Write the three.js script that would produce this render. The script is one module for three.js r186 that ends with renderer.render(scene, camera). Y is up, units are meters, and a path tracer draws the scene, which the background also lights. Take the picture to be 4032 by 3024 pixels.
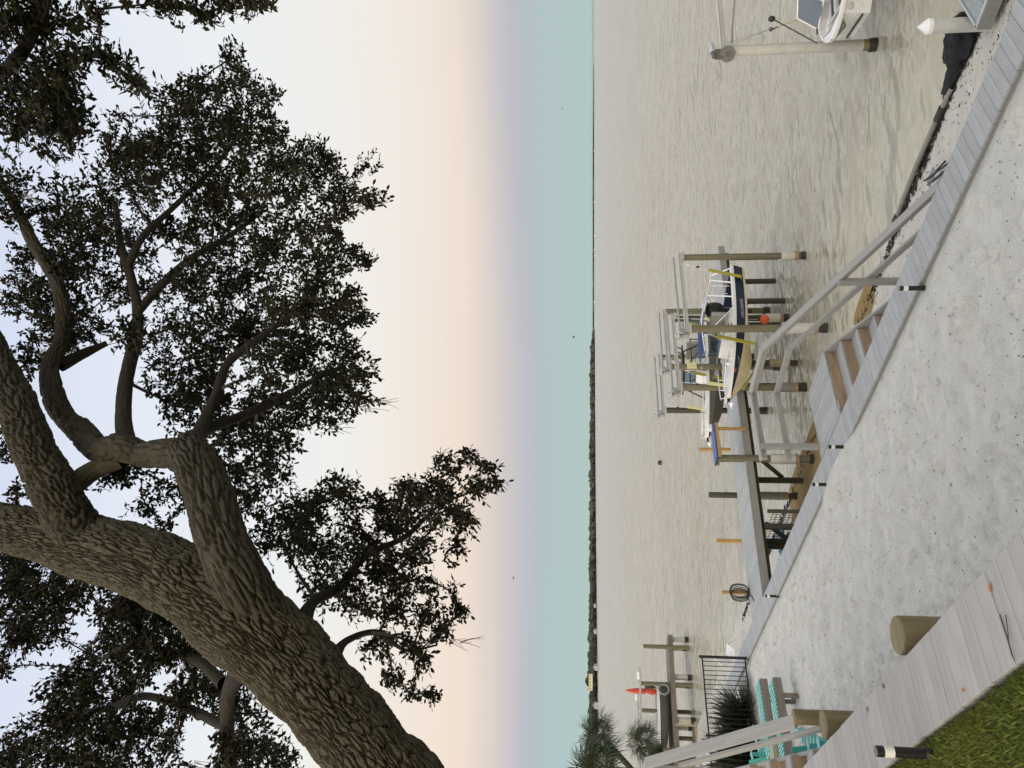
import * as THREE from 'three';
import { mergeGeometries } from 'three/addons/utils/BufferGeometryUtils.js';
import { RoundedBoxGeometry } from 'three/addons/geometries/RoundedBoxGeometry.js';
import { FontLoader } from 'three/addons/loaders/FontLoader.js';
import { TextGeometry } from 'three/addons/geometries/TextGeometry.js';

// ---------- camera: a portrait photograph lying on its side, so world up points to the left of the picture ----------
const V = (x, y, z) => new THREE.Vector3(x, y, z);
const FOCAL = 3028, PITCH = Math.atan(321 / FOCAL), EYE = V(0, 7, 0);
const scene = new THREE.Scene();
const camera = new THREE.PerspectiveCamera(2 * Math.atan(1512 / FOCAL) * 180 / Math.PI, 4 / 3, 0.1, 30000);
camera.position.copy(EYE);
camera.up.set(1, 0, 0);
camera.lookAt(EYE.x, EYE.y + Math.sin(PITCH), EYE.z - Math.cos(PITCH));
const renderer = new THREE.WebGLRenderer({ antialias: true });
renderer.toneMapping = THREE.LinearToneMapping;
renderer.toneMappingExposure = 1.0;
renderer.shadowMap.enabled = true;

// ---------- dusk sky: the pink band over the grey-blue shadow of the earth ahead, the afterglow behind the camera ----------
const lin = (r, g, b) => { const c = new THREE.Color().setRGB(r / 255, g / 255, b / 255, THREE.SRGBColorSpace); return [c.r, c.g, c.b]; };
const GLOW = V(-0.55, 0, 0.835).normalize();
const EAST = [[-90, 60, 66, 62], [-1, 120, 135, 132], [0, 179, 199, 195], [2, 177, 199, 197], [3.3, 176, 196, 199], [4.2, 180, 192, 199], [5.2, 191, 192, 200], [6.3, 207, 200, 201], [7.6, 228, 212, 203], [9.2, 243, 224, 206], [11.5, 245, 230, 215], [15, 244, 236, 226], [19, 240, 240, 236], [24, 236, 240, 243], [31, 228, 234, 246], [40, 214, 223, 243], [60, 220, 223, 234], [90, 226, 226, 230]].map(([e, r, g, b]) => [e, ...lin(r, g, b)]);
const WEST = [[-90, 60, 62, 60], [-1, 130, 120, 105], [0, 255, 222, 178], [6, 255, 232, 196], [14, 255, 240, 218], [28, 246, 240, 230], [50, 236, 232, 232], [90, 226, 226, 230]].map(([e, r, g, b]) => [e, ...lin(r, g, b)]);
const clamp01 = x => Math.min(1, Math.max(0, x));
const ramp = (stops, e) => {
  let i = 1; while (i < stops.length - 1 && stops[i][0] < e) i++;
  const a = stops[i - 1], b = stops[i], t = Math.min(1, Math.max(0, (e - a[0]) / (b[0] - a[0]))), k = t * t * (3 - 2 * t) * 0.5 + t * 0.5;
  return [1, 2, 3].map(j => a[j] + (b[j] - a[j]) * k);
};
{
  const W = 2048, H = 1024, data = new Float32Array(W * H * 4);
  const soft = (x, y) => Math.sin(x * 1.7 + 1.3 * Math.sin(y * 0.21 + x)) * 0.5 + Math.sin(x * 4.1 + y * 0.33 + 2) * 0.3 + Math.sin(x * 9.3 - y * 0.5) * 0.2;
  for (let y = 0; y < H; y++) {
    const el = (y + 0.5) / H * 180 - 90;
    for (let x = 0; x < W; x++) {
      const az = ((x + 0.5) / W - 0.5) * 2 * Math.PI, w = Math.cos(az) * GLOW.x + Math.sin(az) * GLOW.z;
      let k = Math.min(1, Math.max(0, (w + 0.25) / 1.25)); k = k * k * (3 - 2 * k);
      // thin uneven haze: the band of pink wanders a little in height and is strongest ahead and to the left
      const i = (y * W + x) * 4, haze = soft(az, el), near = clamp01((el - 1) / 5) * clamp01((40 - el) / 20), ea = ramp(EAST, el + 0.55 * haze * near), we = ramp(WEST, el), pale = near * (0.28 + 0.24 * Math.sin(az + 1.2)) , grey = (ea[0] + ea[1] + ea[2]) / 3, lift = 1 + 0.014 * haze * near;
      for (let j = 0; j < 3; j++) ea[j] = (ea[j] + (grey - ea[j]) * pale) * lift;
      for (let j = 0; j < 3; j++) data[i + j] = ea[j] * (1 - k) + we[j] * k * (1 + 1.15 * k);
      data[i + 3] = 1;
    }
  }
  const sky = new THREE.DataTexture(data, W, H, THREE.RGBAFormat, THREE.FloatType);
  sky.mapping = THREE.EquirectangularReflectionMapping; sky.minFilter = sky.magFilter = THREE.LinearFilter; sky.needsUpdate = true;
  scene.background = sky; scene.environment = sky;
}
// the last low, very soft sunlight from behind the camera on the left
const sun = new THREE.DirectionalLight(new THREE.Color().setRGB(1, 0.86, 0.68), 0.9);
sun.position.set(GLOW.x * 60, 13, GLOW.z * 60); sun.target.position.set(0, 3, -10);
sun.castShadow = true; sun.shadow.radius = 20; sun.shadow.mapSize.set(2048, 2048);
Object.assign(sun.shadow.camera, { left: -60, right: 60, top: 40, bottom: -40, near: 1, far: 200 });
scene.add(sun, sun.target);

// ---------- shore axes: s runs along the seawall away from the camera, n runs out to sea, y is up ----------
const ROT = Math.atan2(0.62, 0.7846), WATER = 1.25, CAP = 3.1, LAWN = 5.0;
const P = (s, n, y) => V(-0.62 * s + 0.7846 * n, y, -(0.7846 * s + 0.62 * n));
const shoreS = (x, z) => -0.62 * x - 0.7846 * z, shoreN = (x, z) => 0.7846 * x - 0.62 * z;
const L = (s, n, y) => V(n, y, -s);                              // the same axes inside a group turned by ROT
const ct = Math.cos(PITCH), st = Math.sin(PITCH);
const at = (ix, iy, t) => { const u = (1512 - iy) / FOCAL, v = (ix - 2016) / FOCAL; return V(u * t, EYE.y + (st - v * ct) * t, -(ct + v * st) * t); };

// ---------- random numbers and noise ----------
let seed = 7;
const rnd = () => { seed = (seed + 0x6D2B79F5) | 0; let t = Math.imul(seed ^ (seed >>> 15), 1 | seed); t = (t + Math.imul(t ^ (t >>> 7), 61 | t)) ^ t; return ((t ^ (t >>> 14)) >>> 0) / 4294967296; };
const rr = (a, b) => a + (b - a) * rnd();
const hash = (x, y, k = 0) => { let h = Math.imul(x, 374761393) + Math.imul(y, 668265263) + Math.imul(k, 1274126177); h = Math.imul(h ^ (h >>> 13), 1274126177); return ((h ^ (h >>> 16)) >>> 0) / 4294967296; };
const mod = (a, n) => ((a % n) + n) % n;
const sm = t => t * t * (3 - 2 * t);
function vn(x, y, px = 1e6, py = 1e6, k = 0) {
  const x0 = Math.floor(x), y0 = Math.floor(y), fx = sm(x - x0), fy = sm(y - y0), a = mod(x0, px), b = mod(x0 + 1, px), c = mod(y0, py), d = mod(y0 + 1, py);
  const p = hash(a, c, k), q = hash(b, c, k), r = hash(a, d, k), s = hash(b, d, k);
  return p + (q - p) * fx + (r - p) * fy + (p - q - r + s) * fx * fy;
}
const fbm = (x, y, px, py, k, o = 4) => { let v = 0, a = 0.5, n = 0; for (let i = 0; i < o; i++) { v += a * vn(x, y, px, py, k + i); n += a; a *= 0.5; x *= 2; y *= 2; px *= 2; py *= 2; } return v / n; };
const vn3 = (x, y, z, k = 0) => { const z0 = Math.floor(z), f = sm(z - z0); return vn(x, y, 1e6, 1e6, k + z0 * 17) * (1 - f) + vn(x, y, 1e6, 1e6, k + (z0 + 1) * 17) * f; };
const clamp = (x, a = 0, b = 1) => Math.min(b, Math.max(a, x));
const step = (a, b, x) => sm(clamp((x - a) / (b - a)));

function tex(w, h, f, srgb = true) {
  const d = new Uint8Array(w * h * 4);
  for (let y = 0; y < h; y++) for (let x = 0; x < w; x++) {
    const c = f((x + 0.5) / w, (y + 0.5) / h), i = (y * w + x) * 4;
    const g = typeof c === 'number' ? [c, c, c] : c;
    for (let j = 0; j < 3; j++) d[i + j] = clamp(srgb ? Math.pow(clamp(g[j]), 1 / 2.2) : g[j]) * 255;
    d[i + 3] = 255;
  }
  const t = new THREE.DataTexture(d, w, h); t.wrapS = t.wrapT = THREE.RepeatWrapping; t.magFilter = THREE.LinearFilter; t.minFilter = THREE.LinearMipmapLinearFilter; t.generateMipmaps = true;
  if (srgb) t.colorSpace = THREE.SRGBColorSpace; t.needsUpdate = true; return t;
}
// relative tones near 1, multiplied by each material's own colour; one tile is one metre of u and v
const T = {
  grain: tex(512, 512, (u, v) => 0.78 + 0.2 * fbm(u * 3, v * 64, 3, 64, 1, 3) + 0.14 * (fbm(u * 6, v * 6, 6, 6, 9) - 0.5)),
  grainBump: tex(512, 512, (u, v) => fbm(u * 4, v * 80, 4, 80, 21, 3), false),
  wood: tex(512, 512, (u, v) => { const g = fbm(u * 2, v * 26, 2, 26, 3, 4), k = fbm(u * 5, v * 5, 5, 5, 4); return 0.55 + 0.5 * g * (0.6 + 0.6 * k) + 0.18 * (vn(u * 2, v * 90, 2, 90, 8) - 0.5); }),
  blot: tex(512, 512, (u, v) => 0.8 + 0.3 * (fbm(u * 5, v * 5, 5, 5, 5, 5) - 0.3)),
  smudge: tex(512, 512, (u, v) => { const a = fbm(u * 4, v * 4, 4, 4, 31, 5), b = fbm(u * 30, v * 30, 30, 30, 37, 2); return 0.88 + 0.1 * b - 0.12 * step(0.5, 0.8, a); }),
  sand: tex(1024, 1024, (u, v) => { const a = fbm(u * 6, v * 6, 6, 6, 41, 5), b = vn(u * 256, v * 256, 256, 256, 42), k = 0.8 + 0.22 * (a - 0.5) + 0.24 * (b - 0.5), w = 0.03 * (fbm(u * 3, v * 3, 3, 3, 45, 3) - 0.5); return [k + w, k, k - w * 1.4]; }),
  sandBump: tex(1024, 1024, (u, v) => 0.55 * fbm(u * 9, v * 9, 9, 9, 43, 4) + 0.3 * fbm(u * 40, v * 40, 40, 40, 46, 3) + 0.15 * vn(u * 300, v * 300, 300, 300, 44), false),
  bark: tex(1024, 1024, (u, v) => { const a = fbm(u * 9, v * 26, 9, 26, 51, 4), b = fbm(u * 5, v * 5, 5, 5, 52, 4), c = fbm(u * 60, v * 60, 60, 60, 55, 2), k = 0.5 + 0.5 * a + 0.3 * (c - 0.5), m = step(0.5, 0.8, b); return [k * (1 - 0.08 * m), k * 0.95, k * (0.85 - 0.1 * m)]; }),
  barkBump: tex(1024, 1024, (u, v) => 0.6 * fbm(u * 14, v * 46, 14, 46, 53, 4) + 0.4 * fbm(u * 60, v * 90, 60, 90, 54, 3), false),
  slots: tex(256, 256, (u, v) => { const r = Math.floor(v * 8), x = mod(u * 4 + (r % 2) * 0.5, 1), y = mod(v * 8, 1); return x > 0.2 && x < 0.8 && y > 0.36 && y < 0.62 ? 1.25 : 0.82 + 0.08 * vn(u * 60, v * 60, 60, 60, 2); }),
};
const std = (r, g, b, rough = 0.8, o = {}) => new THREE.MeshStandardMaterial({ color: new THREE.Color().setRGB(r, g, b), roughness: rough, metalness: 0, ...o });
const grained = (r, g, b, rough = 0.75) => std(r, g, b, rough, { map: T.grain, bumpMap: T.grainBump, bumpScale: 0.0015 });
const timber = (r, g, b, rough = 0.9) => std(r, g, b, rough, { map: T.wood, bumpMap: T.grainBump, bumpScale: 0.003 });
const M = {
  capCool: [0, 1, 2].map(i => grained(0.40 + 0.02 * (i - 1), 0.412 + 0.02 * (i - 1), 0.408 + 0.02 * (i - 1))),
  capWarm: [0, 1, 2].map(i => grained(0.42 + 0.022 * (i - 1), 0.405 + 0.02 * (i - 1), 0.385 + 0.02 * (i - 1))),
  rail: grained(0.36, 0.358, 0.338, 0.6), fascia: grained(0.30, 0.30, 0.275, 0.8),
  pile: timber(0.2, 0.185, 0.115), pileDark: timber(0.085, 0.08, 0.055), pileOlive: timber(0.27, 0.215, 0.115), riser: timber(0.40, 0.29, 0.19), newWood: timber(0.55, 0.33, 0.13), wall: timber(0.2, 0.16, 0.1),
  pvc: std(0.62, 0.61, 0.56, 0.45, { map: T.smudge }), pvcGrey: std(0.5, 0.49, 0.45, 0.5, { map: T.smudge }), pvcDull: std(0.25, 0.24, 0.2, 0.6, { map: T.smudge }), rust: std(0.38, 0.26, 0.14, 0.8, { map: T.smudge }), wet: std(0.035, 0.032, 0.025, 0.5, { map: T.blot, bumpMap: T.sandBump, bumpScale: 0.02 }),
  black: std(0.012, 0.012, 0.013, 0.4), rubber: std(0.022, 0.022, 0.024, 0.6), lens: std(0.8, 0.79, 0.72, 0.3), greyTop: std(0.12, 0.12, 0.12, 0.5),
  alu: std(0.62, 0.62, 0.6, 0.42, { metalness: 0.35, map: T.blot }), aluDull: std(0.42, 0.43, 0.43, 0.5, { metalness: 0.3, map: T.blot }), steel: std(0.6, 0.6, 0.6, 0.25, { metalness: 0.8 }), motor: std(0.1, 0.1, 0.105, 0.5, { map: T.blot }),
  white: std(0.82, 0.82, 0.8, 0.3, { map: T.smudge }), pureWhite: std(0.85, 0.85, 0.84, 0.25), cream: std(0.9, 0.8, 0.55, 0.45, { map: T.smudge }), creamLight: std(0.8, 0.74, 0.58, 0.4), navy: std(0.008, 0.018, 0.055, 0.22), hullGrey: std(0.24, 0.24, 0.225, 0.4, { map: T.smudge }), hullDark: std(0.12, 0.12, 0.115, 0.5, { map: T.smudge }),
  strap: std(0.4, 0.36, 0.05, 0.8), strapPale: std(0.72, 0.68, 0.3, 0.8), rope: std(0.6, 0.55, 0.38, 0.9), navyCloth: std(0.02, 0.045, 0.15, 0.85), skyReflectCloth: std(0.34, 0.4, 0.6, 0.8), greyVinyl: std(0.3, 0.3, 0.27, 0.6), paleVinyl: std(0.52, 0.52, 0.47, 0.55), darkVinyl: std(0.03, 0.035, 0.04, 0.5), coverGrey: std(0.2, 0.22, 0.23, 0.6),
  blueBoard: std(0.012, 0.075, 0.27, 0.45, { map: T.smudge }), orange: std(0.85, 0.13, 0.04, 0.4), red: std(0.55, 0.06, 0.03, 0.7), teal: std(0.2, 0.56, 0.54, 0.5, { map: T.blot }), tealDeep: std(0.06, 0.36, 0.32, 0.5), brown: timber(0.26, 0.22, 0.185), blueTarp: std(0.07, 0.2, 0.27, 0.25),
  yellow: std(0.7, 0.55, 0.05, 0.5), tan: std(0.45, 0.37, 0.25, 0.7, { map: T.blot }), signYellow: std(0.68, 0.66, 0.34, 0.7), stone: std(0.5, 0.48, 0.44, 0.9),
  glass: new THREE.MeshPhysicalMaterial({ color: new THREE.Color().setRGB(0.55, 0.66, 0.75), roughness: 0.05, transmission: 1, thickness: 0, side: THREE.DoubleSide }),
  leafBrown: std(0.05, 0.035, 0.022, 0.8, { side: THREE.DoubleSide }), leafOrange: std(0.42, 0.16, 0.06, 0.8, { side: THREE.DoubleSide }),
};

// ---------- builders ----------
const used = {};
const numbered = name => { const k = used[name] = (used[name] ?? -1) + 1; return k ? `${name}_${String(k).padStart(3, '0')}` : name; };
function tag(o, label, category, group, kind) { if (label) o.userData.label = label; if (category) o.userData.category = category; if (group) o.userData.group = group; if (kind) o.userData.kind = kind; return o; }
function thing(name, label, category, pos, turn = ROT, group) {
  const o = new THREE.Group(); o.name = numbered(name); o.position.copy(pos); o.rotation.y = turn; scene.add(o);
  return tag(o, label, category, group);
}
function copyOf(root, pos, turn, label, group) { const r = root.clone(); r.name = numbered(root.name.replace(/_\d{3}$/, '')); r.position.copy(pos); r.rotation.y = turn; r.userData = { ...root.userData }; scene.add(r); return tag(r, label, null, group); }
function metricUV(g) {
  g.computeBoundingBox(); const d = g.boundingBox.getSize(V(0, 0, 0)).toArray(), long = d.indexOf(Math.max(...d)), p = g.attributes.position, uv = new Float32Array(p.count * 2), A = V(0, 0, 0), B = V(0, 0, 0), C = V(0, 0, 0);
  const o = [rnd() * 7, rnd() * 7];
  for (let i = 0; i < p.count; i += 3) {
    A.fromBufferAttribute(p, i); B.fromBufferAttribute(p, i + 1).sub(A); C.fromBufferAttribute(p, i + 2).sub(A);
    const nn = B.cross(C).toArray().map(Math.abs), k = nn.indexOf(Math.max(...nn)); let [a, b] = [0, 1, 2].filter(q => q !== k); if (b === long) [a, b] = [b, a];
    for (let j = 0; j < 3; j++) { const q = [p.getX(i + j), p.getY(i + j), p.getZ(i + j)]; uv[(i + j) * 2] = q[a] + o[0]; uv[(i + j) * 2 + 1] = q[b] + o[1]; }
  }
  g.setAttribute('uv', new THREE.BufferAttribute(uv, 2)); return g;
}
function join(geos, keepUV) {
  const list = [geos].flat().map(g => { const q = g.index ? g.toNonIndexed() : g.clone(); for (const k of Object.keys(q.attributes)) if (!['position', 'normal', 'uv'].includes(k)) q.deleteAttribute(k); if (!q.attributes.normal) q.computeVertexNormals(); if (!keepUV || !q.attributes.uv) q.setAttribute('uv', new THREE.BufferAttribute(new Float32Array(q.attributes.position.count * 2), 2)); return q; });
  const g = list.length > 1 ? mergeGeometries(list) : list[0]; return keepUV ? g : metricUV(g);
}
function part(name, geos, mat, parent, o = {}) {
  const m = new THREE.Mesh(geos.isBufferGeometry && o.shared ? geos : join(geos, o.keepUV), mat); m.name = parent === scene ? numbered(name) : name; m.castShadow = m.receiveShadow = true;
  if (o.pos) m.position.copy(o.pos); if (o.turn) m.rotation.y = o.turn; if (o.kind) m.userData.kind = o.kind; if (o.label) m.userData.label = o.label;
  parent.add(m); return m;
}
const box = (w, h, d, c = V(0, 0, 0), r = 0.006) => (r > 0 ? new RoundedBoxGeometry(w, h, d, 1, Math.min(r, w / 2.5, h / 2.5, d / 2.5)) : new THREE.BoxGeometry(w, h, d)).translate(c.x, c.y, c.z);
function along(g, a, b) { const d = b.clone().sub(a), q = new THREE.Quaternion().setFromUnitVectors(V(0, 1, 0), d.clone().normalize()); return g.applyQuaternion(q).translate((a.x + b.x) / 2, (a.y + b.y) / 2, (a.z + b.z) / 2); }
const bar = (a, b, r, r2 = r, seg = 10) => along(new THREE.CylinderGeometry(r2, r, a.distanceTo(b), seg), a, b);
function beam(a, b, w, h, r = 0.006) {                              // a square bar whose height stays upright
  const d = b.clone().sub(a), len = d.length(), x = d.clone().normalize(), z = V(x.z, 0, -x.x).normalize(), y = z.clone().cross(x).multiplyScalar(1); if (y.y < 0) y.negate(), z.negate();
  const m = new THREE.Matrix4().makeBasis(x, y, x.clone().cross(y)); m.setPosition((a.x + b.x) / 2, (a.y + b.y) / 2, (a.z + b.z) / 2);
  return box(len, h, w, V(0, 0, 0), r).applyMatrix4(m);
}
const hose = (pts, r, seg = 40, rs = 6, closed = false) => new THREE.TubeGeometry(new THREE.CatmullRomCurve3(pts, closed), seg, r, rs, closed);
function strip(a, b, w, axis = V(1, 0, 0), th = 0.012) {             // a flat strap whose width runs along the given axis
  const d = b.clone().sub(a), len = d.length(), x = d.normalize(), z = axis.clone().addScaledVector(x, -axis.dot(x)).normalize(), y = z.clone().cross(x), m = new THREE.Matrix4().makeBasis(x, y, z); m.setPosition((a.clone().addScaledVector(x, len / 2)));
  return box(len, th, w, V(0, 0, 0), 0.003).applyMatrix4(m);
}
const ball = (r, c, sx = 1, sy = 1, sz = 1, a = 16, b = 10) => new THREE.SphereGeometry(r, a, b).scale(sx, sy, sz).translate(c.x, c.y, c.z);
// ---------- ground and water ----------
const struct = (o) => { o.userData.kind = 'structure'; return o; };
function sheet(name, mat, s0, s1, n0, n1, ds, dn, yf, uvk = 1) {
  const a = Math.round((s1 - s0) / ds), b = Math.round((n1 - n0) / dn), pos = [], uv = [], idx = [];
  for (let i = 0; i <= a; i++) for (let j = 0; j <= b; j++) { const s = s0 + (s1 - s0) * i / a, n = n0 + (n1 - n0) * j / b, p = P(s, n, yf(s, n)); pos.push(p.x, p.y, p.z); uv.push(s * uvk, n * uvk); }
  for (let i = 0; i < a; i++) for (let j = 0; j < b; j++) { const k = i * (b + 1) + j; idx.push(k, k + b + 1, k + 1, k + 1, k + b + 1, k + b + 2); }
  const g = new THREE.BufferGeometry(); g.setAttribute('position', new THREE.Float32BufferAttribute(pos, 3)); g.setAttribute('uv', new THREE.Float32BufferAttribute(uv, 2)); g.setIndex(idx); g.computeVertexNormals();
  if (g.attributes.normal.getY(Math.floor(pos.length / 6)) < 0) { const k = g.index.array; for (let i = 0; i < k.length; i += 3) [k[i], k[i + 1]] = [k[i + 1], k[i]]; g.computeVertexNormals(); }
  const m = new THREE.Mesh(g, mat); m.name = name; m.castShadow = m.receiveShadow = true; scene.add(m); return struct(m);
}
// footprints trodden into the dry sand
const prints = [];
for (let i = 0; i < 2600; i++) { const s = rr(0, 22), n = rr(1.9, 6.9), a = rr(0, 6.3), l = rr(0.06, 0.14); prints.push([s, n, Math.cos(a), Math.sin(a), l, l * rr(0.4, 0.7), rr(0.025, 0.07)]); }
const bins = {}; prints.forEach(p => { for (let i = -1; i < 2; i++) for (let j = -1; j < 2; j++) { const k = `${Math.floor(p[0] * 2) + i},${Math.floor(p[1] * 2) + j}`; (bins[k] ??= []).push(p); } });
const trodden = (s, n) => { let h = 0; for (const [ps, pn, c, d, a, b, k] of bins[`${Math.floor(s * 2)},${Math.floor(n * 2)}`] ?? []) { const u = ((s - ps) * c + (n - pn) * d) / a, v = (-(s - ps) * d + (n - pn) * c) / b, q = u * u + v * v; if (q < 6) h += k * (-Math.exp(-q * 1.6) + 0.42 * Math.exp(-Math.pow(Math.sqrt(q) - 1.35, 2) * 5)); } return h; };
const sandMat = std(0.76, 0.75, 0.685, 0.95, { map: T.sand, bumpMap: T.sandBump, bumpScale: 0.035 });
const terraceY = (s, n) => {
  const edge = 6.95 - n, heap = 0.07 * Math.exp(-Math.pow((s - 11) / 0.9, 2)) * step(0.5, 0, edge);
  return 3.06 - 0.03 * step(0.25, 0, edge) * (1 - step(9.8, 10.3, s) * step(12.3, 11.8, s)) + heap + 0.09 * (fbm(s * 0.5, n * 0.5, 1e6, 1e6, 60, 3) - 0.5) * clamp(edge * 1.5) + (0.05 * (fbm(s * 4, n * 4, 1e6, 1e6, 63, 3) - 0.5) + trodden(s, n)) * clamp(edge * 4 + 0.1);
};
sheet('terrace_sand', sandMat, -3, 34, -2, 7.0, 0.045, 0.045, (s, n) => n < 1.3 && s < 14 ? 2.9 : terraceY(s, n));
const beachMat = std(0.73, 0.70, 0.6, 0.95, { map: T.sand, bumpMap: T.sandBump, bumpScale: 0.03 });
const shoreLine = s => 11.85 + 0.12 * (fbm(s * 0.8, 3, 1e6, 1e6, 70, 3) - 0.5);
const bedY = (s, n) => { const e = n - shoreLine(s); return e < 0 ? Math.min(1.66, WATER + 0.02 - e * 0.13) + 0.05 * (fbm(s * 2.2, n * 2.2, 1e6, 1e6, 71, 4) - 0.5) * clamp(-e * 2) : Math.max(-1.3, WATER + 0.02 - 0.07 * e - 0.012 * e * e) + 0.1 * (fbm(s * 0.6, n * 0.6, 1e6, 1e6, 72, 3) - 0.5) * clamp(e * 0.4); };
sheet('beach_sand', beachMat, -12, 60, 7.2, 15.6, 0.07, 0.07, bedY);
sheet('seabed', std(0.05, 0.055, 0.05, 1, { map: T.blot }), -60, 260, 15.6, 140, 1, 1, (s, n) => bedY(s, Math.min(n, 60)));
{ const far = new THREE.Mesh(new THREE.PlaneGeometry(40000, 40000).rotateX(-Math.PI / 2), std(0.05, 0.055, 0.05, 1)); far.name = 'deep_seabed'; far.position.set(0, -2.2, 0); scene.add(struct(far)); }
// brown wet seaweed litter spread on the beach beside the dock and by the steps
sheet('wet_sand', std(0.36, 0.245, 0.09, 0.9, { map: T.sand, bumpMap: T.sandBump, bumpScale: 0.03 }), 11, 21.5, 9, 12.2, 0.06, 0.06, (s, n) => {
  const k = (step(14.6, 15.4, s) * step(21.4, 19, s) * step(9.2, 10.1, n - 0.5 * fbm(s, n, 1e6, 1e6, 73, 3)) + step(11.4, 12, s) * step(13.5, 12.7, s) * step(11.0, 11.4, n - 0.4 * fbm(s * 2, n * 2, 1e6, 1e6, 74, 3)));
  return bedY(s, n) + 0.05 * (k - 0.45) + 0.02 * (fbm(s * 6, n * 6, 1e6, 1e6, 75, 3) - 0.5);
});

const TILE = 24;
// ripples: a wind sea of many sharp-crested waves, given as the tilt of the surface
const waterTilt = (() => {
  const N = 1536, sx = new Float32Array(N * N), sz = new Float32Array(N * N), d = new Uint8Array(N * N * 4), waves = [];
  for (const [l0, l1, n, slope] of [[2.2, 4.5, 7, 0.1], [0.8, 1.8, 12, 0.15], [0.34, 0.7, 18, 0.2], [0.16, 0.3, 12, 0.11]]) for (let i = 0; i < n; i++) { const l = l0 * Math.pow(l1 / l0, rnd()), a = (rnd() + rnd() + rnd() - 1.5) * 0.95, kx = Math.round(TILE / l * Math.sin(a)), kz = Math.round(TILE / l * Math.cos(a)), k = Math.hypot(kx, kz) || 1; waves.push([kx, kz, kx / k, kz / k, slope * 1.9 / Math.sqrt(n), rnd() * 6.283]); }
  for (const [kx, kz, ux, uz, am, ph] of waves) for (let y = 0; y < N; y++) {
    const c = 2 * Math.PI * kz * y / N + ph; for (let x = 0; x < N; x++) { const t = 2 * Math.PI * kx * x / N + c, s = Math.sin(t), v = am * Math.cos(t) * Math.exp(1.1 * (s - 0.55)), i = y * N + x; sx[i] += ux * v; sz[i] += uz * v; }
  }
  for (let y = 0; y < N; y++) for (let x = 0; x < N; x++) { const i = y * N + x, g = 0.5 + 0.9 * fbm(x / N * 5, y / N * 5, 5, 5, 83, 3), a = -sx[i] * g, b = -sz[i] * g, k = 1 / Math.sqrt(1 + a * a + b * b); d[i * 4] = (a * k * 0.5 + 0.5) * 255; d[i * 4 + 1] = (b * k * 0.5 + 0.5) * 255; d[i * 4 + 2] = (k * 0.5 + 0.5) * 255; d[i * 4 + 3] = 255; }
  const t = new THREE.DataTexture(d, N, N); t.wrapS = t.wrapT = THREE.RepeatWrapping; t.magFilter = THREE.LinearFilter; t.minFilter = THREE.LinearMipmapLinearFilter; t.generateMipmaps = true; t.needsUpdate = true; return t;
})();
const waterMat = new THREE.MeshPhysicalMaterial({ color: new THREE.Color().setRGB(0.84, 0.79, 0.63), roughness: 0.16, ior: 1.333, transmission: 0.57, thickness: 2, attenuationColor: new THREE.Color().setRGB(0.4, 0.45, 0.27), attenuationDistance: 0.75, normalMap: waterTilt, normalScale: new THREE.Vector2(0.8, 0.8) });
{
  const rings = [4]; while (rings[rings.length - 1] < 14000) { const r = rings[rings.length - 1]; rings.push(r * (r < 12 ? 1.05 : r < 700 ? 1.0046 : r < 2000 ? 1.03 : 1.12)); }
  const angs = []; for (let a = -78; a < 78; a += Math.abs(a) < 33 ? 0.13 : 3) angs.push(a * Math.PI / 180);
  const waves = []; for (const [l0, l1, n, slope] of [[5, 12, 5, 0.035], [2, 4, 9, 0.075], [0.8, 1.7, 14, 0.17], [0.36, 0.7, 16, 0.23]]) for (let i = 0; i < n; i++) { const l = l0 * Math.pow(l1 / l0, rnd()), d = (rnd() + rnd() + rnd() - 1.5) * 0.9; waves.push([2 * Math.PI / l * Math.sin(d), 2 * Math.PI / l * Math.cos(d), slope * 1.9 / Math.sqrt(n) * l / (2 * Math.PI) / 1.1, rnd() * 6.283, l]); }
  const pos = [], uv = [], idx = [], A = angs.length;
  rings.forEach((r, i) => angs.forEach(a => {
    const x = r * Math.sin(a), z = -r * Math.cos(a), n = shoreN(x, z), calm = clamp((n - 11.8) / 6, 0.05, 1);
    const patch = 0.55 + 0.9 * fbm(x / 9 + 50, z / 9, 1e6, 1e6, 88, 2); let h = 0; if (r < 1500) for (const [kx, kz, am, ph, l] of waves) { const k = clamp(l / (r * (r < 700 ? 0.0046 : 0.03)) / 4 - 0.5); if (k > 0) h += k * am * (Math.exp(1.1 * (Math.sin(kx * x + kz * z + ph) - 0.55)) - 0.6); }
    h *= patch;
    pos.push(x, WATER + h * calm, z); uv.push(x / TILE, -z / TILE);
  }));
  for (let i = 0; i < rings.length - 1; i++) for (let j = 0; j < A - 1; j++) { const k = i * A + j; idx.push(k, k + 1, k + A, k + 1, k + A + 1, k + A); }
  const g = new THREE.BufferGeometry(); g.setAttribute('position', new THREE.Float32BufferAttribute(pos, 3)); g.setAttribute('uv', new THREE.Float32BufferAttribute(uv, 2)); g.setIndex(idx); g.computeVertexNormals();
  if (g.attributes.normal.getY(1000) < 0) { const k = g.index.array; for (let i = 0; i < k.length; i += 3) [k[i], k[i + 1]] = [k[i + 1], k[i]]; g.computeVertexNormals(); }
  const m = new THREE.Mesh(g, waterMat); m.name = 'water'; m.receiveShadow = true; scene.add(struct(m));
}

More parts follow.
